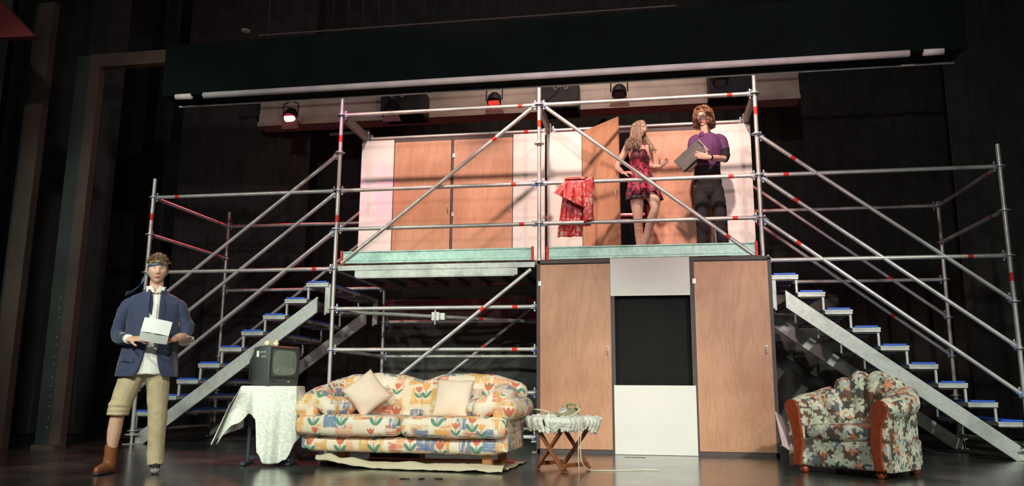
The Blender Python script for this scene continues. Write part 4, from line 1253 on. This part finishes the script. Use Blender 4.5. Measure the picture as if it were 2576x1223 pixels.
def headM(c, yaw, pitch=0., roll=0.):
    return Matrix.Translation(Vector(c)) @ Matrix.Rotation(R(yaw), 4, 'Z') @ Matrix.Rotation(R(pitch), 4, 'X') @ Matrix.Rotation(R(roll), 4, 'Y')
def strand(mb, pts, r0, r1, amp=0., freq=60., ph=0., seg=6, n=5):
    P = catmull(pts, n); out = []; rr = []
    N = len(P)
    for i, p in enumerate(P):
        t = i/(N-1); a = freq*t+ph
        off = Vector((math.cos(a), math.sin(a), 0))*amp*min(1, t*3)
        out.append(p+off); rr.append(r0+(r1-r0)*t**1.3)
    mb.path(out, rr, seg, roundcap=False)
XUP = (1, 0, 0)

# ------------------------------------------------------------------ the man in the blazer
p1 = empty('person', (-2.93, -3.12, 0), R(30), 'person at left in navy blazer and blue headband, one trouser leg rolled up, holding papers', 'person')
MAT['skin1'] = skin('fair skin', (.62, .36, .26), (.68, .42, .31))
m = MB()
addlimb(m, [(.01, 0, .86), (.012, 0, 1.0), (.02, .0, 1.12), (.03, -.01, 1.28), (.033, 0, 1.40), (.035, .012, 1.49), (.035, .008, 1.60)],
        [(.155, .105), (.145, .10), (.13, .095), (.15, .11), (.14, .085), (.062, .058), (.055, .058)], up=XUP)
for sx, el, wr in ((-1, (-.225, .02, 1.13), (-.115, -.20, 1.08)), (1, (.30, .03, 1.14), (.205, -.185, 1.09))):
    addlimb(m, [(.033+sx*.155, 0, 1.405), (.033+sx*.20, .01, 1.29), el, ((el[0]+wr[0])/2+sx*.008, (el[1]+wr[1])/2-.01, (el[2]+wr[2])/2), wr], [.052, .048, .040, .040, .026])
hand(m, (-.115, -.20, 1.085), (.80, -.42, .05), (.1, .6, -.8), -1, [.35, .45, .5, .6], .98, thumb=(.75, .75, .2))
hand(m, (.205, -.185, 1.09), (-.92, -.38, .02), (-.05, .35, -.9), 1, [.5, .6, .7, .8], .98, thumb=(.75, .75, .2))
# legs
addlimb(m, [(-.08, 0, .90), (-.12, -.01, .70), (-.165, -.02, .50), (-.185, .010, .34), (-.198, .038, .15), (-.20, .045, .08)], [.085, .075, .054, .056, .036, .036])
addlimb(m, [(.10, 0, .90), (.115, -.01, .70), (.13, -.015, .49), (.14, .015, .34), (.145, .03, .12), (.145, .03, .07)], [.085, .075, .054, .054, .036, .036])
m.path([(-.20, .06, .06), (-.24, -.02, .045), (-.27, -.09, .03)], [(.032, .035), (.038, .03), (.034, .018)], 12, roundcap=True)
m.path([(.145, .05, .05), (.15, -.05, .04), (.155, -.13, .026)], [(.030, .034), (.038, .028), (.034, .016)], 12, roundcap=True)
HM1 = headM((.035, -.018, 1.685), 6, 2)
head_geo(m, HM1, 1.04)
union(m, .0055, 'body', 'skin1', p1, 1)
face_parts(HM1, 1.04, p1, (.50, .16, .12), (.16, .09, .05))
# hair: short curls over a cap
MAT['hair1'] = hairmat('short brown hair', (.10, .062, .03), (.27, .18, .09))
m = MB(); rs = []
for i in range(0, 15):
    t = PI/2*.99*(1-i/14)+.001; row = []
    for k in range(40):
        a = 2*PI*k/40; d = Vector((math.sin(a)*math.sin(t), -math.cos(a)*math.sin(t), math.cos(t)))
        fr = max(0, math.cos(a)); lowz = .05*fr**2-.055*(1-fr) if i == 0 else None
        p = head_point(d)*1.075
        if i < 5:
            z0 = .058*(fr**.7) - .018*(1-fr**.7); p.z = z0+(p.z-0)*(1-z0/.118) if p.z < .07 else p.z
        p = p*(1+.03*nz(p, 60, 1))
        row.append(HM1 @ (p*1.04))
    rs.append(row)
m.rings(rs)
for k in range(420):
    a = random.uniform(0, 2*PI); t = random.uniform(0, 1.15)
    d = Vector((math.sin(a)*math.sin(t), -math.cos(a)*math.sin(t), math.cos(t)))
    if t > .92 and math.cos(a) > .3: continue
    p = head_point(d)*1.04; tg = Vector((random.uniform(-1, 1), random.uniform(-1, .3), random.uniform(-.2, .4))).normalized()
    q = [p, p+d*.012, p+d*.018+tg*.010, p+d*.010+tg*.022]
    strand(m, [HM1 @ (x*1.04) for x in q], .0058, .002, .0025, 9, random.uniform(0, 6), 5, 3)
m.build('hair', 'hair1', p1, smooth=True)
# headband made from a tie
g = G('blue patterned tie'); v = g.coord(); d_, c_, _p = g.vor(v, 130., '3D', .3)
MAT['tie'] = g.out(g.mix(d_.lt(.28), (.030, .085, .16), (.16, .26, .34)), .5)
def band(a, b):
    an = 2*PI*a; d = Vector((math.sin(an), -math.cos(an), 0))
    z = .058+(b-.5)*.040+.012*math.sin(an)-.018*max(0, -math.cos(an))
    dz = min(.9, z/.118); rr_ = math.sqrt(1-dz*dz)
    p = head_point(Vector((d.x*rr_, d.y*rr_, dz)))
    return HM1 @ (Vector((p.x*1.12, (p.y*1.10 if p.y > 0 else -.102*abs(d.y)**.8*rr_), z))*1.04)
o = MB().grid(band, 60, 5).build('headband', 'tie', p1, smooth=True, fix=False); o.modifiers.new('s', 'SOLIDIFY').thickness = .005
pts = catmull([(-.035, .085, 1.70), (-.075, .085, 1.64), (-.095, .075, 1.57), (-.15, .055, 1.505), (-.20, .02, 1.475)], 4)
o = MB().path(pts, [(.012+.012*i/len(pts), .0025) for i in range(len(pts))], 8, up=(.5, -.3, .8)).build('tie_tail', 'tie', o, smooth=True)
# trousers
g = G('khaki cotton'); v = g.coord(); n = g.noise(v, 6., 4.); g.bump(g.noise(v, 7., 3., .5, .8), .45, .02); MAT['khaki'] = g.out(g.ramp(n, [(.3, (.43, .35, .205)), (.7, (.52, .43, .27))]), .8)
def folds(amp=.006, s=(9, 9, 26), seed=0.):
    amp = amp*.55
    return lambda co: amp*(noise.noise(Vector((co.x*s[0]+seed, co.y*s[1], co.z*s[2]+co.x*14)))+.5*noise.noise(Vector((co.x*s[0]*2+seed, co.y*s[1]*2, co.z*s[2]*.8))))
m = MB()
addlimb(m, [(.012, 0, 1.02), (.01, 0, .94), (.01, .0, .87)], [(.155, .115), (.175, .13), (.17, .125)], up=XUP)
addlimb(m, [(-.075, 0, .88), (-.105, -.005, .74), (-.145, -.015, .60), (-.168, -.02, .475)], [.105, .097, .088, .080], cap=False)
for z, r in ((.56, .092), (.52, .089), (.485, .087)):
    m.path([(-.168+.01*(z-.5)*10, -.02, z-.016), (-.168+.01*(z-.5)*10, -.02, z-.006), (-.168+.01*(z-.5)*10, -.02, z+.014)], [r*.97, r, r*.93], 18)
addlimb(m, [(.095, 0, .88), (.112, -.005, .72), (.128, -.01, .50), (.137, .01, .30), (.142, .02, .10), (.143, .018, .060)], [.103, .094, .078, .072, .066, .068], cap=False)
union(m, .008, 'trousers', 'khaki', p1, 3, False, folds(.009, (7, 7, 13)))
# footwear
MAT['bootbrown'] = plain('tan brown leather', (.22, .075, .032), .3, 0, .15)
m = MB()
m.path([(-.199, .036, .215), (-.201, .040, .14), (-.205, .042, .07)], [.052, .050, .054], 16, roundcap=True)
m.path([(-.195, .085, .045), (-.215, .03, .05), (-.245, -.035, .045), (-.275, -.10, .034)], [(.040, .042), (.046, .045), (.047, .034), (.038, .026)], 16, roundcap=True)
union(m, .006, 'boot', 'bootbrown', p1, 3)
m = MB().path([(-.190, .10, .012), (-.215, .03, .012), (-.245, -.04, .012), (-.282, -.12, .012)], [(.040, .012), (.046, .012), (.048, .012), (.036, .012)], 14, roundcap=True, up=(1, .4, 0))
m.build('boot_sole', 'black', p1, smooth=True)
MAT['sock'] = plain('charcoal sock', (.016, .016, .02), .9)
m = MB().path([(-.196, .030, .262), (-.199, .036, .18)], [.0475, .0455], 16); m.build('sock', 'sock', p1, smooth=True)
m = MB(); m.path([(.143, .03, .11), (.144, .032, .06)], [.045, .042], 14, roundcap=True)
m.path([(.144, .06, .042), (.148, -.02, .042), (.153, -.12, .032)], [(.038, .038), (.043, .036), (.040, .026)], 14, roundcap=True)
so = union(m, .006, 'sock', 'sock', p1, 3)
m = MB().path([(.152, -.112, .030), (.154, -.145, .027)], [(.040, .027), (.032, .020)], 14, roundcap=True, up=XUP); m.build('sock_toe', plain('grey sock toe', (.22, .22, .20), .9), so, smooth=True)
# shirt
MAT['shirt'] = plain('white shirt', (.80, .80, .74), .75, 0, .04)
m = MB()
addlimb(m, [(.02, -.01, .80), (.02, -.01, .90), (.02, -.012, 1.05), (.03, -.02, 1.25), (.033, -.012, 1.38), (.035, .0, 1.47)],
        [(.165, .135), (.160, .132), (.148, .122), (.155, .125), (.13, .10), (.075, .072)], up=XUP, cap=False)
so = union(m, .008, 'shirt', 'shirt', p1, 2, False, folds(.009, (16, 9, 9)))
def collar(a, b):
    an = R(28)+(2*PI-R(56))*a; op = (1-abs(a*2-1))
    r = .066+.012*b+.004*(1-op)*b
    return Vector((.035+r*math.sin(an), .005-r*1.02*math.cos(an), 1.475+.092*b-.030*(1-op)*b))
o = MB().grid(collar, 40, 5).build('collar', 'shirt', so, smooth=True, fix=False); o.modifiers.new('s', 'SOLIDIFY').thickness = .004
for s in (-1, 1):
    c0 = Vector((.035+s*.030, -.062, 1.550))
    o = MB().grid(lambda a, b: c0+Vector((s*(-.028*b*(1-a)+.042*a), -.012-.010*b+.02*a, -.065*b*(1-.35*a)-.012*a)), 8, 8).build('collar_point', 'shirt', so, smooth=True, fix=False)
    o.modifiers.new('s', 'SOLIDIFY').thickness = .004
MB().box((.052, -.152, 1.2), (.026, .004, .40)).build('placket', 'shirt', so)
# loose rolled shirt cuffs
def cuffm(a, b):
    an = 2*PI*a; r = .052+.022*b+.008*math.sin(an*3+1)*b
    return Vector((.302+.016*b, .015, 1.135))+Vector((math.cos(an)*r*.75, math.sin(an)*r*.9, -.010))+Vector((-.55, -.62, 0)).normalized()*(-.035+.055*b)+Vector((0, 0, -.028*(1+math.sin(an-.4))*b*1.3))
o = MB().grid(cuffm, 30, 8).build('rolled_cuff', 'shirt', so, smooth=True, fix=False); o.modifiers.new('s', 'SOLIDIFY').thickness = .005
MB().path([(-.14, -.155, 1.09), (-.118, -.195, 1.082)], .040, 14).build('cuff', 'shirt', so, smooth=True)
# blazer
MAT['navy'] = plain('navy blazer cloth', (.030, .042, .095), .8, 0, .12, 8., sheen=.2)
bl = None
prof = [(1.525, .072, .075, .045, .062), (1.49, .105, .080, .020, .050), (1.455, .180, .092, .012, .045), (1.40, .222, .118, .005, .045), (1.30, .208, .135, .004, .046), (1.18, .198, .145, .012, .048), (1.05, .205, .152, .018, .055), (.92, .222, .160, .035, .075), (.84, .232, .166, .055, .098), (.785, .236, .168, .085, .13)]
def blz(a, b):
    f = b*(len(prof)-1); j = min(len(prof)-2, int(f)); t = f-j
    z, rx, ry, gl, gr = [prof[j][i]*(1-t)+prof[j+1][i]*t for i in range(5)]
    cx = .033-.015*max(0, (1.2-z))/.4
    al = math.asin(min(.95, gr/rx)); ar = math.asin(min(.95, (gl)/rx))
    an = al+(2*PI-al-ar)*a
    w_ = .006*nz((math.sin(an)*1.5, math.cos(an)*1.5, z*2.2), 3, 3)+.004*math.sin(an*9+z*6)*(1 if z < 1.1 else 0)
    return Vector((cx+(rx+w_)*math.sin(an), .006-(ry+w_)*math.cos(an), z))
blo = MB().grid(blz, 90, 60).build('blazer', 'navy', p1, smooth=True, fix=False)
s_ = blo.modifiers.new('s', 'SOLIDIFY'); s_.thickness = .007
for sx, pts, rad in ((-1, [(-.115, .0, 1.40), (-.165, .0, 1.37), (-.212, .012, 1.25), (-.228, .015, 1.13), (-.190, -.07, 1.095), (-.142, -.155, 1.09)], [.060, .066, .060, .056, .054, .047]),
                    (1, [(.185, .0, 1.40), (.232, .0, 1.37), (.278, .015, 1.26), (.300, .025, 1.165)], [.060, .066, .058, .056])):
    m = MB(); addlimb(m, pts, rad, 5, 18, cap=False)
    if sx > 0:
        for z in (1.215, 1.18): m.path([(.296, .02, z-.014), (.302, .022, z+.014)], .060, 18, roundcap=True)
    union(m, .008, 'sleeve', 'navy', blo, 2, False, folds(.009, (10, 10, 22), sx*3))
for s in (-1, 1):
    def lap(a, b):
        f = a; z = 1.51-.42*f
        gap = .043 if s < 0 else .078
        x0 = .033+s*(.050 if s > 0 else .020)-s*.0*f+(-.010 if s < 0 else .0)*(1-f)
        wv = .062*math.sin(PI*min(1, .25+.75*(1-f))) if f > .0 else .03
        x = x0+s*wv*b
        rx, ry = .20, .142
        return Vector((x, .006-ry*math.sqrt(max(.05, 1-((x-.033)/rx)**2))-.004-.008*(1-b)+.05*max(0, .25-f)/.25, z))
    o = MB().grid(lap, 16, 4).build('lapel', 'navy', blo, smooth=True, fix=False); o.modifiers.new('s', 'SOLIDIFY').thickness = .005
o = MB().grid(lambda a, b: Vector((-.175+.10*a, .006-.164*math.sqrt(1-((-.19+.10*a)/.235)**2)-.007, .955-.045*b-.02*a)), 8, 3).build('pocket_flap', 'navy', blo, smooth=True, fix=False); o.modifiers.new('s', 'SOLIDIFY').thickness = .0015
MB().path([(.222, -.150, 1.094), (.213, -.170, 1.092)], .031, 14).build('wristwatch', 'black', p1, smooth=True)
# the papers he holds
MAT['paper'] = plain('white paper', (.74, .78, .77), .6, 0, .03)
pp = empty('papers', (-2.93, -3.12, 0), R(30), 'folded white script pages held open by the man in the blazer', 'papers')
def sheet(c, w_, h, rotz, tilt, roll, bow=.01):
    M_ = Matrix.Translation(Vector(c)) @ Matrix.Rotation(R(roll), 4, 'Y') @ Matrix.Rotation(R(rotz), 4, 'Z') @ Matrix.Rotation(R(tilt), 4, 'X')
    m = MB().grid(lambda a, b: M_ @ Vector(((a-.5)*w_, -bow*math.sin(PI*a), (b-.5)*h)), 12, 6)
    return m
for c, w_, h, tl, nm in (((.085, -.315, 1.185), .215, .125, -18, 'upper_page'), ((.070, -.318, 1.092), .215, .075, 30, 'lower_page')):
    o = sheet(c, w_, h, 0, tl, 9).build(nm, 'paper', pp, smooth=False, fix=False); o.data.polygons.foreach_set('use_smooth', [False]*len(o.data.polygons)); o.modifiers.new('s', 'SOLIDIFY').thickness = .0015

# ------------------------------------------------------------------ the girl on the deck
FZ = 2.232
p2 = empty('person', (1.2, .30, FZ), 0, 'person on the deck in red and black dress with long hair, hand on hip', 'person')
def Q(x, y, z): return (x-1.2, y-.30, z-FZ)
MAT['skin2'] = skin('warm skin', (.66, .40, .30), (.72, .47, .36))
m = MB()
addlimb(m, [Q(1.225, .30, 3.10), Q(1.215, .30, 3.22), Q(1.205, .30, 3.37), Q(1.20, .28, 3.52), Q(1.185, .30, 3.64), Q(1.185, .31, 3.70), Q(1.20, .29, 3.79)],
        [(.14, .10), (.135, .10), (.098, .078), (.120, .092), (.125, .072), (.055, .050), (.046, .048)], up=XUP)
for s in (-1, 1): m.ball(Q(1.210+s*.055, .232, 3.53), (.050, .045, .05), 14)
addlimb(m, [Q(1.055, .30, 3.655), Q(1.00, .33, 3.56), Q(.930, .345, 3.44), Q(.955, .30, 3.385), Q(1.010, .245, 3.325)], [.047, .042, .034, .034, .022])
addlimb(m, [Q(1.305, .30, 3.645), Q(1.335, .33, 3.55), Q(1.345, .33, 3.425), Q(1.395, .27, 3.395), Q(1.450, .215, 3.382)], [.045, .040, .033, .032, .022])
hand(m, Q(1.012, .240, 3.322), (.86, -.25, -.02), (.1, .55, -.7), -1, [.45, .5, .55, .6], .86)
hand(m, Q(1.452, .212, 3.383), (.72, -.25, .55), (.35, -.9, -.25), -1, [.25, .30, .4, .5], .88, thumb=(.95, .45, .35), spread=.12)
addlimb(m, [Q(1.155, .30, 3.10), Q(1.165, .27, 2.92), Q(1.172, .265, 2.72), Q(1.180, .305, 2.56), Q(1.185, .325, 2.34), Q(1.185, .325, 2.29)], [.095, .080, .052, .053, .033, .034])
addlimb(m, [Q(1.300, .29, 3.10), Q(1.355, .20, 2.99), Q(1.375, .13, 2.84), Q(1.315, .21, 2.68), Q(1.240, .30, 2.42), Q(1.225, .32, 2.33)], [.095, .080, .053, .054, .034, .034])
m.path([Q(1.185, .34, 2.27), Q(1.175, .27, 2.265), Q(1.165, .18, 2.25)], [(.028, .032), (.036, .026), (.032, .015)], 12, roundcap=True)
m.path([Q(1.225, .35, 2.30), Q(1.26, .29, 2.275), Q(1.30, .22, 2.252)], [(.028, .032), (.034, .026), (.030, .015)], 12, roundcap=True)
HM2 = headM(Q(1.215, .27, 3.885), 56, 11)
head_geo(m, HM2, .93)
union(m, .0055, 'body', 'skin2', p2, 1)
face_parts(HM2, .93, p2, (.55, .10, .10), (.13, .07, .04))
# dress
g = G('red black lace dress'); v = g.coord(); x, y, z = g.sep(v)
n = g.noise(g.comb(x*1., y*1., z*.6), 26., 3., .6, .8); n2 = g.noise(v, 60., 2.)
dark = g.math('MAXIMUM', g.step(n, .47, .55), g.math('MAXIMUM', z.lt(.80), z.gt(1.235)*.85))
MAT['dress'] = g.out(g.mix(dark, (.52, .03, .085), g.mix(n2.gt(.55), (.022, .010, .016), (.10, .015, .03))), .5)
prd = [(3.575, .118, .110), (3.50, .125, .128), (3.42, .112, .105), (3.34, .116, .098), (3.24, .148, .128), (3.12, .180, .165), (3.03, .200, .185), (2.975, .208, .195)]
def dr(a, b):
    f = b*(len(prd)-1); j = min(len(prd)-2, int(f)); t = f-j
    z, rx, ry = [prd[j][i]*(1-t)+prd[j+1][i]*t for i in range(3)]
    an = 2*PI*a; c = max(0, math.cos(an)); s = math.sin(an)
    cx = 1.205+.045*max(0, (3.4-z))/.4; w_ = max(0, 3.40-z)*.05*math.sin(an*9+1)
    zz = z
    if b < .15: zz = z+(.045*abs(s)**2*0 + .030*math.cos((abs(((an+PI) % (2*PI))-PI)-.55)*3.)*c - .05*(1-c))*(1-b/.15)
    bust = .030*math.exp(-((z-3.525)/.06)**2)*max(0, math.cos((abs(((an+PI) % (2*PI))-PI)-.5)*1.6))
    return Vector(Q(cx+(rx+w_)*s, .295-(ry+w_+bust)*math.cos(an), zz))
do = MB().grid(dr, 96, 50).build('dress', 'dress', p2, smooth=True, fix=False); do.modifiers.new('s', 'SOLIDIFY').thickness = .004
for pts in ([Q(1.135, .205, 3.59), Q(1.115, .235, 3.67), Q(1.115, .30, 3.715), Q(1.13, .37, 3.66), Q(1.15, .39, 3.57)], [Q(1.285, .205, 3.59), Q(1.275, .245, 3.66), Q(1.265, .30, 3.705), Q(1.26, .37, 3.66), Q(1.25, .39, 3.57)]):
    MB().path(catmull(pts, 4), .006, 8).build('strap', 'robe', do, smooth=True)
# bracelets
for k in (0, 1): MB().path([Q(.993+.012*k, .262-.012*k, 3.343-.014*k), Q(.996+.012*k, .259-.012*k, 3.339-.014*k)], .027, 14).build('bracelet', 'dress', p2, smooth=True)
# long wavy hair
MAT['hair2'] = hairmat('light brown hair', (.16, .10, .065), (.46, .33, .23))
m = MB(); sc = .93
for i in range(2):
    rs = []
    for i in range(0, 13):
        t = PI*.60*(1-i/12)+.001; row = []
        for k in range(40):
            a = 2*PI*k/40; fr = max(0, math.cos(a))
            tt = t*(1-.55*fr**.8)
            d = Vector((math.sin(a)*math.sin(tt), -math.cos(a)*math.sin(tt), math.cos(tt)))
            row.append(HM2 @ (head_point(d)*(1.09+.02*math.sin(k*2.1))*sc))
        rs.append(row)
    m.rings(rs); break
inv = HM2.inverted()
for k in range(460):
    a = random.uniform(1.15, 2*PI-1.05); t = random.uniform(.15, 1.0)
    d = Vector((math.sin(a)*math.sin(t), -math.cos(a)*math.sin(t), math.cos(t)))
    p = HM2 @ (head_point(d)*1.06*sc)
    a2 = a; d2 = Vector((math.sin(a2)*.98, -math.cos(a2)*.98, -.05)); q = HM2 @ (head_point(d2)*1.22*sc)
    # world directions: falls straight down, fanning behind and over the near shoulder
    q2 = q+Vector((random.uniform(-.02, .01), random.uniform(-.02, .01), -.11))
    ln = random.uniform(.08, .19)
    out = Vector((q.x-(HM2.translation.x), q.y-(HM2.translation.y), 0)).normalized()
    q3 = q2+out*.045+Vector((random.uniform(-.02, .02), -.02, -ln*.5)); q4 = q3+out*random.uniform(-.01, .03)+Vector((random.uniform(-.02, .02), -.02, -ln*.5))
    strand(m, [p, (p+q)/2+out*.018, q, q2, q3, q4], .0068, .0016, .009, random.uniform(9, 13), random.uniform(0, 6), 5, 4)
for k in range(44):   # locks falling forward past the face
    u_ = random.random(); q = HM2 @ (Vector((-.07+.14*(k % 2), -.035, .0))*1.05)
    base = Vector(Q(1.335+.02*math.sin(k), .20, 3.80-.03*u_))
    strand(m, [HM2 @ (Vector((.045, .01, .11))*sc), HM2 @ (Vector((.082, .0, .02))*sc), Vector(Q(1.285+.03*u_, .31, 3.76)), Vector(Q(1.325+.04*u_, .27, 3.68)), Vector(Q(1.345+.05*u_, .20, 3.60)), Vector(Q(1.36+.05*u_+random.uniform(-.02, .02), .18, 3.545+random.uniform(-.02, .05)))], .0065, .0015, .010, 11, k, 5, 4)
m.build('hair', 'hair2', p2, smooth=True)

# ------------------------------------------------------------------ the man with the box file
p3 = empty('person', (2.04, .36, FZ), 0, 'person on the deck in purple polo shirt with curly hair, holding a box file', 'person')
def W(x, y, z): return (x-2.04, y-.36, z-FZ)
m = MB()
addlimb(m, [W(2.02, .37, 3.12), W(2.02, .37, 3.25), W(2.025, .37, 3.42), W(2.035, .355, 3.60), W(2.035, .365, 3.73), W(2.02, .37, 3.81), W(2.005, .35, 3.90)],
        [(.150, .105), (.145, .10), (.130, .095), (.150, .11), (.145, .085), (.062, .058), (.055, .056)], up=XUP)
addlimb(m, [W(2.185, .37, 3.73), W(2.23, .37, 3.63), W(2.225, .33, 3.485), W(2.13, .19, 3.445), W(2.02, .065, 3.425)], [.052, .048, .040, .040, .027])
addlimb(m, [W(1.885, .36, 3.73), W(1.86, .35, 3.62), W(1.87, .30, 3.46), W(1.835, .27, 3.38), W(1.80, .225, 3.32)], [.052, .047, .039, .038, .027])
hand(m, W(2.015, .060, 3.425), (-.95, -.06, .22), (-.05, .95, .25), -1, [.12, .18, .2, .25], 1.05, thumb=(.9, .45, -.1), spread=.13)
hand(m, W(1.80, .225, 3.32), (-.75, -.55, -.15), (.1, -.5, .8), 1, [.35, .4, .5, .55], .95)
for s in (-1, 1):
    addlimb(m, [W(2.02+s*.085, .37, 3.12), W(2.035+s*.10, .36, 2.95), W(2.045+s*.112, .35, 2.76), W(2.05+s*.115, .37, 2.60), W(2.055+s*.118, .385, 2.33)], [.09, .078, .055, .055, .038])
    m.path([W(2.055+s*.118, .40, 2.27), W(2.05+s*.13, .31, 2.265), W(2.045+s*.14, .21, 2.25)], [(.03, .034), (.038, .028), (.034, .016)], 12, roundcap=True)
HM3 = headM(W(2.0, .335, 4.005), -27, 7, 0)
head_geo(m, HM3, 1.02)
union(m, .0055, 'body', 'skin2', p3, 1)
face_parts(HM3, 1.02, p3, (.50, .13, .12), (.16, .08, .04))
MAT['polo'] = plain('purple polo cotton', (.115, .035, .125), .8, 0, .12, 8.)
MAT['blackcot'] = plain('black cotton', (.012, .011, .013), .9)
m = MB()
addlimb(m, [W(2.02, .37, 3.385), W(2.025, .37, 3.50), W(2.035, .355, 3.62), W(2.035, .365, 3.74), W(2.025, .37, 3.80)], [(.158, .125), (.158, .122), (.170, .13), (.158, .103), (.08, .075)], up=XUP, cap=False)
addlimb(m, [W(2.14, .365, 3.750), W(2.203, .37, 3.722), W(2.236, .37, 3.60)], [.066, .066, .064], cap=False)
addlimb(m, [W(1.93, .365, 3.750), W(1.870, .36, 3.722), W(1.850, .355, 3.60)], [.066, .066, .064], cap=False)
po = union(m, .008, 'polo_shirt', 'polo', p3, 2, False, folds(.007, (12, 9, 10), 4))
def col3(a, b):
    an = R(22)+(2*PI-R(44))*a; r = .066+.028*b; op = 1-abs(a*2-1)
    return Vector(W(2.015+r*math.sin(an), .365-r*1.02*math.cos(an), 3.835-.035*b-.03*(1-op)*b-.012*(1-op)))
o = MB().grid(col3, 40, 5).build('collar', 'polo', po, smooth=True, fix=False); o.modifiers.new('s', 'SOLIDIFY').thickness = .005
m = MB()
addlimb(m, [W(2.238, .37, 3.62), W(2.235, .355, 3.52), W(2.215, .325, 3.475)], [.056, .060, .060], cap=False)
union(m, .007, 'black_sleeve', 'blackcot', p3, 2, False, folds(.008, (20, 20, 30), 2))
m = MB()
addlimb(m, [W(1.848, .355, 3.62), W(1.858, .33, 3.51), W(1.865, .295, 3.45)], [.056, .058, .056], cap=False)
union(m, .007, 'black_sleeve', 'blackcot', p3, 2, False, folds(.008, (20, 20, 30), 6))
m = MB()
addlimb(m, [W(2.02, .37, 3.43), W(2.02, .37, 3.32), W(2.02, .37, 3.20), W(2.02, .37, 3.10)], [(.150, .118), (.158, .122), (.170, .13), (.165, .125)], up=XUP)
for s in (-1, 1): addlimb(m, [W(2.02+s*.082, .37, 3.10), W(2.035+s*.098, .36, 2.93), W(2.045+s*.11, .352, 2.75), W(2.05+s*.113, .37, 2.55), W(2.055+s*.116, .385, 2.30)], [.100, .092, .075, .072, .068])
union(m, .008, 'trousers', 'blackcot', p3, 2, False, folds(.008))
for s in (-1, 1):
    m = MB().path([W(2.055+s*.118, .42, 2.272), W(2.05+s*.13, .33, 2.27), W(2.045+s*.142, .20, 2.258)], [(.038, .036), (.045, .034), (.040, .022)], 14, roundcap=True); m.build('shoe', 'black', p3, smooth=True)
MB().path([W(2.048, .098, 3.430), W(2.030, .078, 3.427)], .033, 14).build('wristwatch', 'darkmetal', p3, smooth=True)
MAT['hair3'] = hairmat('curly auburn hair', (.16, .065, .030), (.40, .20, .11))
m = MB(); sc = 1.02; rs = []
for i in range(0, 13):
    t = PI*.60*(1-i/12)+.001; row = []
    for k in range(40):
        a = 2*PI*k/40; fr = max(0, math.cos(a)); tt = t*(1-.50*fr**1.1)
        d = Vector((math.sin(a)*math.sin(tt), -math.cos(a)*math.sin(tt), math.cos(tt)))
        row.append(HM3 @ (head_point(d)*(1.10+.03*math.sin(k*2.1+i))*sc))
    rs.append(row)
m.rings(rs)
for k in range(560):
    a = random.uniform(.85, 2*PI-.85); t = random.uniform(.05, 1.35)
    d = Vector((math.sin(a)*math.sin(t), -math.cos(a)*math.sin(t), math.cos(t)))
    p = HM3 @ (head_point(d)*1.05*sc); c = HM3.translation
    out = Vector((p.x-c.x, p.y-c.y, .02)).normalized()
    d2 = Vector((math.sin(a)*.98, -math.cos(a)*.98, 0)); q = HM3 @ (head_point(d2)*random.uniform(1.25, 1.55)*sc)
    if t < .7: q = q+Vector((0, 0, random.uniform(-.02, .05)))
    end = random.uniform(-.125, -.04); q2 = Vector((q.x, q.y, c.z+end))+out*random.uniform(-.01, .025)
    strand(m, [p, p*.55+q*.45+out*.022+Vector((0, 0, .02)), q, q2], .0072, .003, .0095, random.uniform(14, 24), random.uniform(0, 6), 5, 6)
for k in range(60):   # loose curls on the crown and over the forehead
    a = random.choice((-1, 1))*random.uniform(.35, 1.3); t = random.uniform(.1, .72)
    d = Vector((math.sin(a)*math.sin(t), -math.cos(a)*math.sin(t), math.cos(t))); p = head_point(d)*1.06
    sd = 1 if a > 0 else -1
    strand(m, [HM3 @ (p*sc), HM3 @ ((p+d*.03)*sc), HM3 @ ((p+d*.03+Vector((sd*.03, -.004, -.012)))*sc), HM3 @ ((p+Vector((sd*.06, .004, -.035)))*sc)], .009, .004, .007, 14, k, 5, 5)
m.build('hair', 'hair3', p3, smooth=True)
# box file in his hands
bf = empty('box_file', (1.815, .115, 3.465), 0, 'scuffed dark grey box file with pale pages, held tilted by the man in purple', 'box file')
MAT['file'] = plain('scuffed grey board', (.085, .083, .078), .55, 0, .35, 9.)
rotm = Matrix.Rotation(R(-16), 3, 'Z') @ Matrix.Rotation(R(-39), 3, 'Y')
MB().box((0, 0, 0), (.375, .062, .185), rotm).build('case', 'file', bf, bevel=.006)
MB().box(rotm @ Vector((.012, .040, .008)), (.375, .014, .185), rotm).build('pages', plain('pale pages', (.72, .66, .60), .7), bf, bevel=.002)
MB().box(rotm @ Vector((.18, -.0, 0)), (.022, .066, .14), rotm).build('end_strip', 'black', bf, bevel=.003)
